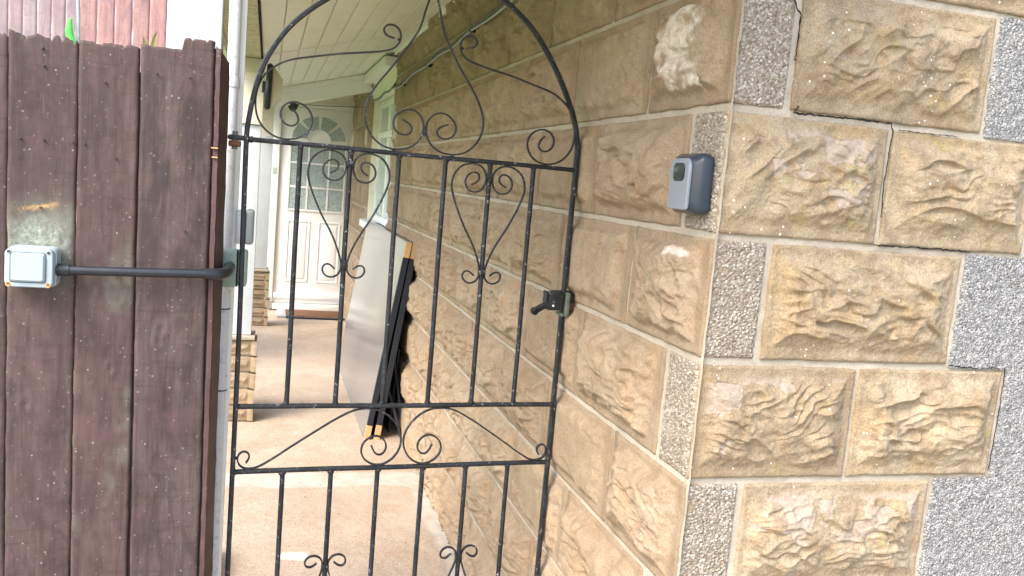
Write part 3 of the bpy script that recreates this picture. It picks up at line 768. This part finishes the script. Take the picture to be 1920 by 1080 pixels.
for z in (1.545,):
    bm = bmesh.new(); bm_box(bm, CU-.006, CU+.006, -.005, .005, z-.012, z+.012, .002, 2); fin('weld', bm, I, gate, True)
bm = bmesh.new()
rw = random.Random(3)
def bead(uu, vv, r0=.0075):
    mt = Matrix.Translation((uu, rw.uniform(-.002, .001), vv)) @ Matrix.Diagonal((rw.uniform(.8, 1.3), 1, rw.uniform(.7, 1.1), 1))
    bmesh.ops.create_icosphere(bm, subdivisions=2, radius=r0, matrix=mt)
for i in range(1, 7):
    for z in (ZM+.007, ZT-.007, ZL-.007, ZB+.007): bead(GW*i/7+rw.uniform(-.002, .002), z)
for z in (ZM, ZT, ZL): bead(.006, z); bead(GW-.008, z)
for (a_, b_) in ((.0885, 1.4895), (.3446, 1.4895), (.1925, 1.4785), (.3222, .8345), (.0351, .6795), (.3610, .6805), (.0130, 1.602), (.3400, 1.7580), (.0085, .711)):
    for q in (a_, GW-a_): bead(q, b_, .0048)
wb = fin('weld_beads', bm, I, gate, True); wb['kind'] = 'stuff'
# latch case, thumb lever and bolt
bm = bmesh.new(); bm_box(bm, .787, .829, -.024, -.004, 1.106, 1.156, .003, 2); la = fin('latch_case', bm, I, gate, True)
bm = bmesh.new(); bm_box(bm, .780, .785, -.020, .006, 1.118, 1.157, .002, 1); bm_box(bm, .80, .862, -.004, .008, 1.150, 1.158, .002, 1); bm_box(bm, .826, .864, -.018, -.008, 1.128, 1.156, .004, 1); fin('latch_bolt', bm, I, gate, True)
sweep('latch_lever', [(.792, 1.121), (.780, 1.119), (.768, 1.113), (.757, 1.106), (.749, 1.101)], .017, .010, MAT['iron'], gate, y=-.017)
tube('latch_lever_tip', [(.7505, -.022, 1.102), (.7505, -.012, 1.102)], .0105, I, gate, 16)
tube('latch_rivet', [(.800, -.0262, 1.119), (.800, -.0235, 1.119)], .003, MAT['upvc'], gate, 10)
# hinge arm
bm = bmesh.new(); bm_box(bm, -.046, .0, -.008, .008, 1.4795, 1.4915, .003, 1); fin('hinge_arm', bm, I, gate, True)
tube('hinge_pin', [(-.030, 0, 1.458), (-.030, 0, 1.500)], .0065, MAT['iron_green'], gate, 10)
bm = bmesh.new(); bm_box(bm, -.044, -.016, -.010, .010, 1.464, 1.4785, .003, 1); fin('hinge_cup', bm, MAT['iron_rust'], gate, True)
# latch keeper fixed to the wall
kp = thing('latch_keeper', 'dull green-grey metal latch keeper plate fixed to the stone wall beside the gate latch', 'latch keeper', (.783, 2.13, 1.135))
bm = bmesh.new(); bm_box(bm, -.022, -.010, -.050, .012, -.034, .030, .004, 2); fin('plate', bm, MAT['iron_green'], kp, True)
bm = bmesh.new(); bm_box(bm, -.030, -.0225, -.046, .004, -.034, -.026, .002, 1); fin('lip', bm, MAT['iron_green'], kp, True)
bm = bmesh.new(); bm_box(bm, -.0095, .006, -.030, .0, -.022, .020, .002, 1); fin('packer', bm, MAT['iron_rust'], kp, True)

# =================================================================== FENCE
fence = thing('timber_fence', 'dark brown featheredge timber fence with ragged top left of the gate', 'fence', (-.3, 2.02, 0))
def board(x0, x1, dx, zt, seed, yf, thick, notch=None, attrf=None, ragged=.004, name='board', mat=None, par=None, res=.004, zb=.04, flare=0):
    w = x1-x0; nu = max(8, int(w/res)); nv = int((zt-zb)/.006) if res < .01 else 60
    X, T = np.meshgrid(np.linspace(0, w, nu), np.linspace(0, 1, nv), indexing='ij')
    top = zt + (fbm(X*60, X*0+seed, seed, 3)-.5)*ragged*3.0 - (vn(X*330, X*0, seed+2) > .78)*ragged*1.6
    if notch is not None: top = top + np.where(X+x0 > notch[0], notch[1], 0)
    Zz = zb+(top-zb)*T
    lat = (1-(Zz-zb)/(zt-zb))
    edge = (fbm(Zz*14, Zz*0+seed*1.7, seed+5, 3)-.5)*.004
    PX = x0+X+dx*lat + edge*(ss(.02, 0, X)+ss(.02, 0, w-X))
    rel = (fbm(X*170, Zz*9, seed+7, 4)-.5)*.0010+(fbm(X*22, Zz*2.2, seed+8, 3)-.5)*.0032+(fbm(X*60, Zz*70, seed+10, 3)-.5)*.0012
    # one or two knots
    rk = np.random.RandomState(seed)
    for _ in range(3):
        kx, kz, kr = rk.uniform(.15, .85)*w, rk.uniform(.5, zt-.1), rk.uniform(.006, .012)
        d = np.sqrt((X-kx)**2+((Zz-kz)*.6)**2)/kr; rel += .0016*ss(1.8, .9, d)-.0022*ss(.8, .2, d)
    PY = yf - thick*(1-X/w)*.8 - rel + .003*ss(.003, 0, np.minimum(X, w-X))
    P = np.stack([PX, PY, Zz], -1)
    att = np.zeros(X.shape+(4,)); att[..., 3] = 1
    if attrf: attrf(att, PX, Zz)
    Pp = np.pad(P, ((1, 1), (1, 1), (0, 0)), mode='edge'); Ap = np.pad(att, ((1, 1), (1, 1), (0, 0)), mode='edge')
    for sl_ in (np.s_[0, :], np.s_[-1, :], np.s_[:, 0], np.s_[:, -1]): Pp[sl_][..., 1] = yf+.010
    return reparent(link(name, gridmesh('board', Pp, attr=Ap), mat or MAT['timber'], None), par or fence)
def weather(att, PX, Zz):
    n = fbm(PX*18, Zz*18, 41, 4)
    att[..., 0] = ss(1.10, 1.20, Zz)*ss(1.37, 1.25, Zz+(n-.5)*.08)*ss(-.375, -.41, PX+(n-.5)*.05)*.75
    att[..., 2] = ss(.075, .02, np.sqrt(((PX+.452)*.95)**2+((Zz-1.232)*1.1)**2))*.9
    d = np.abs(Zz-1.302-(PX+.45)*.22)+(n-.5)*.012
    att[..., 1] = ss(.006, .001, d)*ss(.045, .02, np.abs(PX+.455))
def w3(att, PX, Zz):
    n = fbm(PX*14, Zz*7, 47, 4)
    att[..., 0] = ss(.50, .64, n)*ss(1.15, .8, np.abs(Zz-.9)*3)*.45
board(-.86, -.70, .006, 1.652, 21, 2.0, .012)
board(-.70, -.6, .006, 1.650, 22, 2.0, .012)
board(-.6, -.516, .009, 1.646, 23, 2.0, .013)
board(-.514, -.387, .011, 1.650, 24, 2.0, .013, attrf=weather, ragged=.006)
board(-.385, -.2705, .0125, 1.6505, 25, 2.0, .013, attrf=w3, ragged=.003)
board(-.2655, -.121, .0145, 1.655, 26, 2.0, .013, notch=(-.186, .026), ragged=.003)
# filler where boards 25/26 meet below the split
reparent(box('cover_fillet', -.285, -.245, 2.0105, 2.0118, .05, 1.600, MAT['timber_post']), fence)
def postm(name, pts, z0, z1, mat):
    bm = bmesh.new(); a = [bm.verts.new((x, y, z0)) for x, y in pts]
    n = len(pts); rings = [a]
    for i in range(1, 60):
        z = z0+(z1-z0)*i/59; rs2 = random.Random(i); t = 1-i/59
        rings.append([bm.verts.new((x+rs2.uniform(-.0009, .0009)+.017*t, y+rs2.uniform(-.0006, .0006), z+(0 if i < 59 else -.034*max(0, (x+.118)/.033)))) for x, y in pts])
    for v in a: v.co.x += .017
    for i in range(59):
        for k in range(n): bm.faces.new((rings[i][k], rings[i][(k+1) % n], rings[i+1][(k+1) % n], rings[i+1][k]))
    bm.faces.new(rings[-1]); bm.faces.new(rings[0][::-1])
    return reparent(fin(name, bm, mat), fence)
postm('post', [(-.1185, 1.996), (-.1085, 1.992), (-.094, 2.085), (-.108, 2.09), (-.1175, 2.02)], .03, 1.672, MAT['timber_post'])
reparent(box('backing_strip', -.135, -.093, 2.0925, 2.10, .03, 1.60, MAT['timber_post']), fence)
reparent(box('backing_strip', -.132, -.105, 2.0105, 2.0118, .03, 1.668, MAT['timber_post']), fence)
reparent(box('arris_rail', -.86, -.12, 2.012, 2.05, 1.35, 1.41, MAT['timber_post']), fence)
reparent(box('arris_rail', -.86, -.12, 2.012, 2.05, .45, .51, MAT['timber_post']), fence)
for (x, z) in ((-.452, 1.625), (-.449, 1.59), (-.334, 1.57), (-.235, 1.60), (-.49, 1.44), (-.447, 1.44), (-.393, 1.44), (-.31, 1.415), (-.168, 1.27), (-.17, 1.60), (-.37, 1.44), (-.45, 1.30)):
    V = Vector((x, 1.9875, z)); 
    o = tube('nail_head', [(x, 1.9870-(.003 if x < -.4 else 0), z), (x, 1.996, z)], .0022, MAT['screw'], None, 10); reparent(o, fence)
for (x, z, s) in ((-.113, 1.455, .007), (-.112, 1.435, .006)):
    o = box('splinter', x-s, x+s, 1.9885, 1.9935, z-.0014, z+.0014, MAT['beech']); reparent(o, fence)

# back fence
bf = thing('back_fence', 'faded mauve vertical board fence panel far behind the brown fence', 'fence', (-1.5, 6, 0))
def thin(x0, x1, zt, yf, mat, par, seed):
    return board(x0, x1, 0, zt, seed, yf, .006, mat=mat, par=par, res=.02, zb=0)
x = -3.2; k = 0
while x < -1.20: thin(x, x+.076, 2.6, 6.0, MAT['back_mauve'], bf, 60+k % 5); x += .0785; k += 1
bp = thing('back_fence', 'pinkish red vertical board fence panel beside the white post', 'fence', (-.9, 6, 0))
while x < -.70: thin(x, x+.098, 2.6, 5.99+.004*(k % 2), MAT['back_pink'], bp, 60+k % 5); x += .1005; k += 1
# washing line prop end and leaf tips over the fence
wl_ = thing('line_prop', 'bright green plastic clothes line fitting on a grey cord above the fence', 'clothes line', (-.6, 3.2, 0))
reparent(tube('cord', [(-.635, 3.2, 2.35), (-.630, 3.2, 2.0), (-.622, 3.2, 1.86), (-.62, 3.2, 1.70)], .006, MAT['rope'], None, 8), wl_)
reparent(tube('fitting', catmull([(-.645, 3.19, 1.845), (-.648, 3.19, 1.80), (-.640, 3.19, 1.76), (-.628, 3.18, 1.745), (-.61, 3.18, 1.755), (-.59, 3.18, 1.745), (-.575, 3.18, 1.735)], .01), [.013]*1+[.014]*40, MAT['lichen_green'], None, 8) if False else
         tube('fitting', [(-.644, 3.19, 1.845), (-.648, 3.19, 1.81), (-.640, 3.19, 1.765), (-.622, 3.18, 1.748), (-.598, 3.18, 1.748), (-.578, 3.18, 1.733)], [.006, .012, .015, .013, .009, .005], MAT['lichen_green'], None, 10), wl_)
reparent(tube('post', [(-.635, 3.2, 1.70), (-.635, 3.2, 0)], .014, MAT['rope'], None, 8), wl_)
pl = thing('garden_plant', 'pale yellow-green leaf tips just showing above the brown fence', 'plant', (-.4, 3, 0))
def leaf(p, d, ln, wd, mat, par):
    p = Vector(p); d = Vector(d).normalized(); s = d.cross(Vector((0, 1, .2))).normalized(); V = []; Fc = []
    for i in range(7):
        t = i/6; w = wd*math.sin(math.pi*min(1, t*.93+.07))**.8
        c0 = p+d*ln*t+Vector((0, -.25*ln*t*t, 0)); V += [c0-s*w, c0+Vector((0, .004, 0)), c0+s*w]
    for i in range(6): Fc += [(i*3, i*3+1, i*3+4, i*3+3), (i*3+1, i*3+2, i*3+5, i*3+4)]
    return reparent(link('leaf', pymesh('leaf', V, Fc, True), mat), par)
MAT['leaf'] = plain('pale_leaf', (.42, .40, .17), .6, .3, .2, 60)
for i, (x_, h_) in enumerate(((-.378, .10), (-.387, .07), (-.440, .045), (-.368, .085))):
    leaf((x_-.01*i*.3, 3.0, 1.67+h_*.55), (.25-.16*i, 0, 1), h_*.9, .008, MAT['leaf'], pl)
reparent(tube('stem', [(-.39, 3.01, 0), (-.385, 3.0, .9), (-.383, 3.0, 1.72)], .005, MAT['leaf'], None, 6), pl)

# =================================================================== things on and beside the fence
wp = box('white_post', -.231, -.123, 2.255, 2.36, -.01, 2.9, MAT['white_paint'], bev=.004)
tag(wp, 'broad white painted post rising behind the end of the brown fence', 'post')
# white conduit
cd = thing('white_conduit', 'long dirty white conduit pipe standing between fence post and gate', 'conduit', (-.09, 2.24, 0))
def cx(z): return -.0925+.004*(1.74-z)/1.0
pts = [(cx(z), 2.235, z) for z in np.linspace(.02, 2.8, 20)]
reparent(tube('pipe', pts, .0145, MAT['conduit'], None, 18), cd)
for z, hh in ((1.085, .022), (.872, .018), (1.62, .012)):
    reparent(tube('coupling', [(cx(z), 2.235, z-hh), (cx(z), 2.235, z+hh)], .0172, MAT['conduit'], None, 18), cd)
for z in (1.062, .853): reparent(tube('joint_gap', [(cx(z), 2.235, z), (cx(z), 2.235, z+.003)], .0176, MAT['dark'], None, 18), cd)
# second slim strip (back box edge) by the conduit
gs = box('white_strip', -.088, -.066, 2.251, 2.265, .0, 2.8, MAT['trim'], bev=.002); tag(gs, 'slim off-white trim strip on the right of the white conduit', 'trim strip')
gs.location.x = 0
# grey-green junction box
jb = thing('junction_box', 'grey-green plastic junction box with rounded lid beside the gate stile', 'junction box', (-.065, 2.14, 1.177))
bm = bmesh.new(); bm_box(bm, -.030, .006, -.022, .040, -.044, .044, .006, 3); fin('base', bm, MAT['green_box'], jb, True)
bm = bmesh.new(); bm_box(bm, .0075, .030, -.020, .038, -.043, .045, .011, 4); fin('lid', bm, MAT['green_box'], jb, True)
bm = bmesh.new(); bm_box(bm, .0055, .0085, -.0205, .036, -.042, .042, .0, 1); fin('seal', bm, MAT['dark'], jb)
# grey box above
gb = thing('meter_box', 'rounded mid grey plastic box above the green junction box', 'electrical box', (-.052, 2.27, 1.268))
bm = bmesh.new(); bm_box(bm, .004, .026, -.03, .03, -.043, .045, .010, 4); fin('lid', bm, MAT['grey_box'], gb, True)
bm = bmesh.new(); bm_box(bm, -.016, .001, -.03, .03, -.042, .042, .003, 2); fin('base', bm, MAT['conduit'], gb, True)
bm = bmesh.new(); bm_box(bm, .0, .005, -.0305, .03, -.044, .040, 0, 1); fin('seal', bm, MAT['dark'], gb)
# isolator switch
sw = thing('outdoor_switch', 'pale blue-grey square outdoor light switch box on the brown fence', 'switch', (-.456, 1.985, 1.179))
def rbox(name, cx_, cz, w, h, y0, y1, rad, mat, par, taper=0, n=6):
    V = []; Fc = []; ring = []
    for (sx, sz, a0) in ((1, 1, 0), (-1, 1, 90), (-1, -1, 180), (1, -1, 270)):
        for i in range(n+1):
            a = R_(a0+90*i/n); ring.append((sx*(w/2-rad)+rad*math.cos(a), sz*(h/2-rad)+rad*math.sin(a)))
    m_ = len(ring)
    e = .0018
    for yy, sc in ((y1, 0), (y0+e, taper), (y0, taper+e)):
        for (a, b) in ring: V.append((cx_+a*(1-sc/(w/2)), yy, cz+b*(1-sc/(h/2))))
    for k_ in range(2):
        for i in range(m_): Fc.append((k_*m_+i, k_*m_+(i+1) % m_, (k_+1)*m_+(i+1) % m_, (k_+1)*m_+i))
    Fc.append(tuple(range(2*m_, 3*m_))); Fc.append(tuple(range(m_))[::-1])
    bm = bmesh.new(); me = pymesh(name, V, Fc); bm.from_mesh(me)
    return fin(name, bm, mat, par, True)
rbox('body', 0, 0, .0935, .083, -.030, .004, .012, MAT['switch'], sw, .001)
rbox('lid', -.001, 0, .0905, .081, -.050, -.0305, .013, MAT['switch'], sw, .001)
rbox('recess', -.002, .001, .067, .0625, -.0504, -.050, .006, MAT['grey_box'], sw, 0)
rbox('rocker', -.002, .0015, .0635, .0595, -.0565, -.0502, .006, MAT['switch'], sw, .002)
for (a, b, mt) in ((-.038, .033, 'screw'), (.035, .033, 'screw'), (-.038, -.033, 'rust'), (.035, -.033, 'rust')):
    if mt == 'rust': tube('rust_ring', [(a, -.0506, b-.001), (a, -.050, b-.001)], .0052, MAT['rust_stain'], sw, 14)
    tube('screw', [(a, -.0512, b), (a, -.049, b)], .0032, MAT[mt], sw, 12)
# black conduit from switch to junction box
bc = thing('black_conduit', 'shiny black plastic conduit running from the switch to the green junction box', 'conduit', (-.25, 1.965, 1.178))
tube('pipe', [(-.140, 0, -.003), (.0, .0, 0), (.140, .012, .0028)], .0098, MAT['black_plastic'], bc, 18)
tube('gland', [(-.166, 0, -.003), (-.156, 0, -.003), (-.1558, 0, -.003), (-.137, 0, -.0028), (-.1365, 0, -.0028)], [.0135, .0135, .0122, .0122, .0100], MAT['black_plastic'], bc, 18)
tube('elbow', [(.128, .010, .0025), (.150, .012, .003), (.163, .020, .0032), (.171, .038, .004), (.174, .075, .005), (.175, .155, .005)], .0125, MAT['black_plastic'], bc, 18)
tube('clip_spacer', [(-.06, .0, 0), (-.06, .034, 0)], .005, MAT['black_plastic'], bc, 8)

# =================================================================== KEY SAFE
ks = thing('key_safe', 'slate blue key safe with silver grey front cover on the wall corner', 'key safe', (.785, 1.480, 1.462), -math.pi/2)
# local frame: +x -> world -Y, -y -> world -X
def loft(name, rings, mat, par, smooth=True):
    V = []; Fc = []; n = len(rings[0])
    for rg in rings: V += rg
    for k_ in range(len(rings)-1):
        for i in range(n): Fc.append((k_*n+i, k_*n+(i+1) % n, (k_+1)*n+(i+1) % n, (k_+1)*n+i))
    Fc.append(tuple(range((len(rings)-1)*n, len(rings)*n))); Fc.append(tuple(range(n))[::-1])
    bm = bmesh.new(); bm.from_mesh(pymesh(name, V, Fc)); return fin(name, bm, mat, par, smooth)
def rr(w, h, rad, y, n=8, zc=0, rb=None):
    out = []; rb = rad if rb is None else rb
    for (sx, sz, a0) in ((1, 1, 0), (-1, 1, 90), (-1, -1, 180), (1, -1, 270)):
        q = rad if sz > 0 else rb
        for i in range(n+1):
            a = R_(a0+90*i/n); out.append((sx*(w/2-q)+q*math.cos(a), y, zc+sz*(h/2-q)+q*math.sin(a)))
    return out
loft('body', [rr(.104, .108, .014, .0), rr(.108, .113, .016, -.006), rr(.108, .113, .016, -.020), rr(.103, .109, .015, -.025), rr(.088, .100, .018, -.0345), rr(.082, .098, .018, -.0365)], MAT['keysafe_body'], ks)
# curved front cover, tall, slides down
rings = []
loft('cover', [rr(.078, .094, .020, -.0366, zc=-.0005, rb=.004), rr(.078, .096, .020, -.0405, zc=-.002, rb=.004), rr(.075, .093, .018, -.0425, zc=-.002, rb=.003)], MAT['keysafe_cover'], ks)
loft('release_button', [rr(.046, .034, .011, -.0415, zc=.020), rr(.046, .034, .011, -.0432, zc=.020), rr(.043, .031, .010, -.0438, zc=.020)], MAT['keysafe_window'], ks)

# =================================================================== TABLE BOARDS leaning on the wall
def leaning(xb, xt, z1, y0, y1, th, label, group, facemat):
    t = thing('table_top', label, 'table top', (xb, y0, 0), 0, group)
    d = Vector((xt-xb, 0, z1)); L_ = d.length; d.normalize(); nrm = Vector((d.z, 0, -d.x))    # towards the wall
    def slabm(name, l0, l1, ya, yb, t0, t1, mat, cut=None):
        bm = bmesh.new(); V = []
        for yy in (ya, yb):
            for (l, q) in ((l0, t0), (l1, t0), (l1, t1), (l0, t1)):
                p = d*l+nrm*q; V.append(bm.verts.new((p.x, yy, p.z)))
        for f in ((0,1,2,3),(7,6,5,4),(0,4,5,1),(1,5,6,2),(2,6,7,3),(3,7,4,0)): bm.faces.new([V[i] for i in f])
        bmesh.ops.bevel(bm, geom=list(bm.edges), offset=.0015, segments=1, affect='EDGES')
        return fin(name, bm, mat, t)
    slabm('panel', .0, L_, .012, y1-y0, 0, th-.002, facemat)
    slabm('edge_strip', .085, L_-.085, -.001, .0115, .001, th-.001, MAT['board_edge'])
    slabm('corner_block', .0, .084, -.003, .0115, .0005, th-.0005, MAT['beech'])
    slabm('corner_block', L_-.084, L_, -.003, .0115, .0005, th-.0005, MAT['beech'])
    return t
leaning(.566, .722, 1.085, 4.50, 6.33, .033, 'grey laminate table top leaning in front with its face to the path', 'table tops leaning on the stone wall', MAT['laminate'])
leaning(.620, .757, 1.080, 4.505, 6.20, .033, 'grey laminate table top leaning directly against the wall behind the other', 'table tops leaning on the stone wall', MAT['board_edge'])
fl_ = thing('folded_legs', 'black panel and folded table legs behind the leaning table tops', 'table legs', (.72, 4.66, 0))
reparent(box('black_panel', .715, .722, 4.64, 5.5, .0, .52, MAT['board_edge']), fl_).rotation_euler = (0, .06, 0)  # plain black panel filling the dark area behind the table tops
for (p, q) in (((.682, 4.60, .30), (.772, 4.50, .012)), ((.70, 4.66, .56), (.775, 4.56, .10)), ((.70, 4.75, .60), (.775, 4.75, .012))):
    reparent(tube('leg', [p, q], .010, MAT['board_edge'], None, 10), fl_)

# =================================================================== small things of the porch
fl = thing('floodlight', 'slim black floodlight on a beige housing under the porch eaves', 'floodlight', (-.02, 4.80, 1.83))
bm = bmesh.new(); P = [(-.006, -.1), (.0, .1)]
pr = [(.012, .112), (.024, .112), (.075, .045), (.071, -.055), (.012, -.118), (.008, -.118)]
vs0 = [bm.verts.new((a, -.02, b)) for a, b in pr]; vs1 = [bm.verts.new((a, .06, b)) for a, b in pr]
bm.faces.new(vs0[::-1]); bm.faces.new(vs1)
for i in range(len(pr)): bm.faces.new((vs0[i], vs0[(i+1) % len(pr)], vs1[(i+1) % len(pr)], vs1[i]))
fin('housing', bm, MAT['beige'], fl)
tube('lamp_body', [(-.001, -.02, -.118), (-.001, -.021, -.110), (.003, -.022, 0), (.007, -.021, .112), (.007, -.02, .120)], [.007, .016, .0175, .016, .007], MAT['black_plastic'], fl, 14)
bm = bmesh.new(); bm_box(bm, -.03, .0, -.0, .02, -.03, .03, .002, 1); fin('bracket', bm, MAT['black_plastic'], fl)
dc = thing('dome_camera', 'small black dome security camera hanging under the white porch beam', 'camera', (.168, 7.19, 1.908))
tube('base', [(0, 0, .0), (0, 0, .026)], [.047, .044], MAT['black_plastic'], dc, 18)
tube('dome', [(0, 0, .0), (0, 0, -.015), (0, 0, -.03), (0, 0, -.042), (0, 0, -.050)], [.040, .038, .031, .020, .006], MAT['black_plastic'], dc, 18)
reparent(tube('cable', [(.168+.04, 7.23, 1.925), (.35, 7.26, 1.93), (.55, 7.3, 1.945), (.78, 7.33, 1.965)], .003, MAT['cable'], None, 6), dc)
sn = box('alarm_contact', .040, .080, 7.765, 7.79, 1.345, 1.405, MAT['sage'], bev=.003); tag(sn, 'small pale sage green box on the trim left of the front door', 'sensor')
# cable along the side wall
cpts = [(2.2, 2.075), (2.855, 2.044), (3.144, 2.031), (3.422, 2.029), (3.62, 2.018), (3.807, 2.010), (4.075, 2.018), (4.411, 2.000), (4.862, 1.996), (5.25, 1.975), (5.601, 1.985), (5.74, 2.025), (6.05, 2.0), (6.317, 2.008), (6.6, 1.99), (6.965, 1.998), (7.238, 2.016)]
ca = thing('wall_cable', 'sagging grey-black cable strung along the top of the stone side wall', 'cable', (.77, 4, 2))
reparent(tube('cable', catmull([(.744 if y_ < 5.7 else .779, y_, z_) for y_, z_ in cpts], .04), .0052, MAT['cable'], None, 8), ca)
reparent(tube('cable', catmull([(.746 if y_ < 5.7 else .779, y_, z_-.011-.003*math.sin(y_*5)) for y_, z_ in cpts], .04), .0042, MAT['rope'], None, 8), ca)
for y_, z_ in cpts[3:11:2]: reparent(tube('clip', [(.741, y_, z_-.006), (.785, y_, z_-.006)], .008, MAT['dark'], None, 8), ca)
# door mat
dm = thing('door_mat', 'orange-brown coir door mat with black scroll pattern at the front door', 'door mat', (.5, 8.5, 0))
reparent(box('pile', .245, .84, 8.265, 8.65, .001, .020, MAT['mat'], bev=.004), dm)
reparent(box('border', .235, .85, 8.235, 8.264, .001, .016, MAT['board_edge'], bev=.003), dm)
reparent(box('border', .15, .234, 8.265, 8.65, .001, .022, MAT['grey_box'], bev=.003), dm)
bpy.context.view_layer.update()
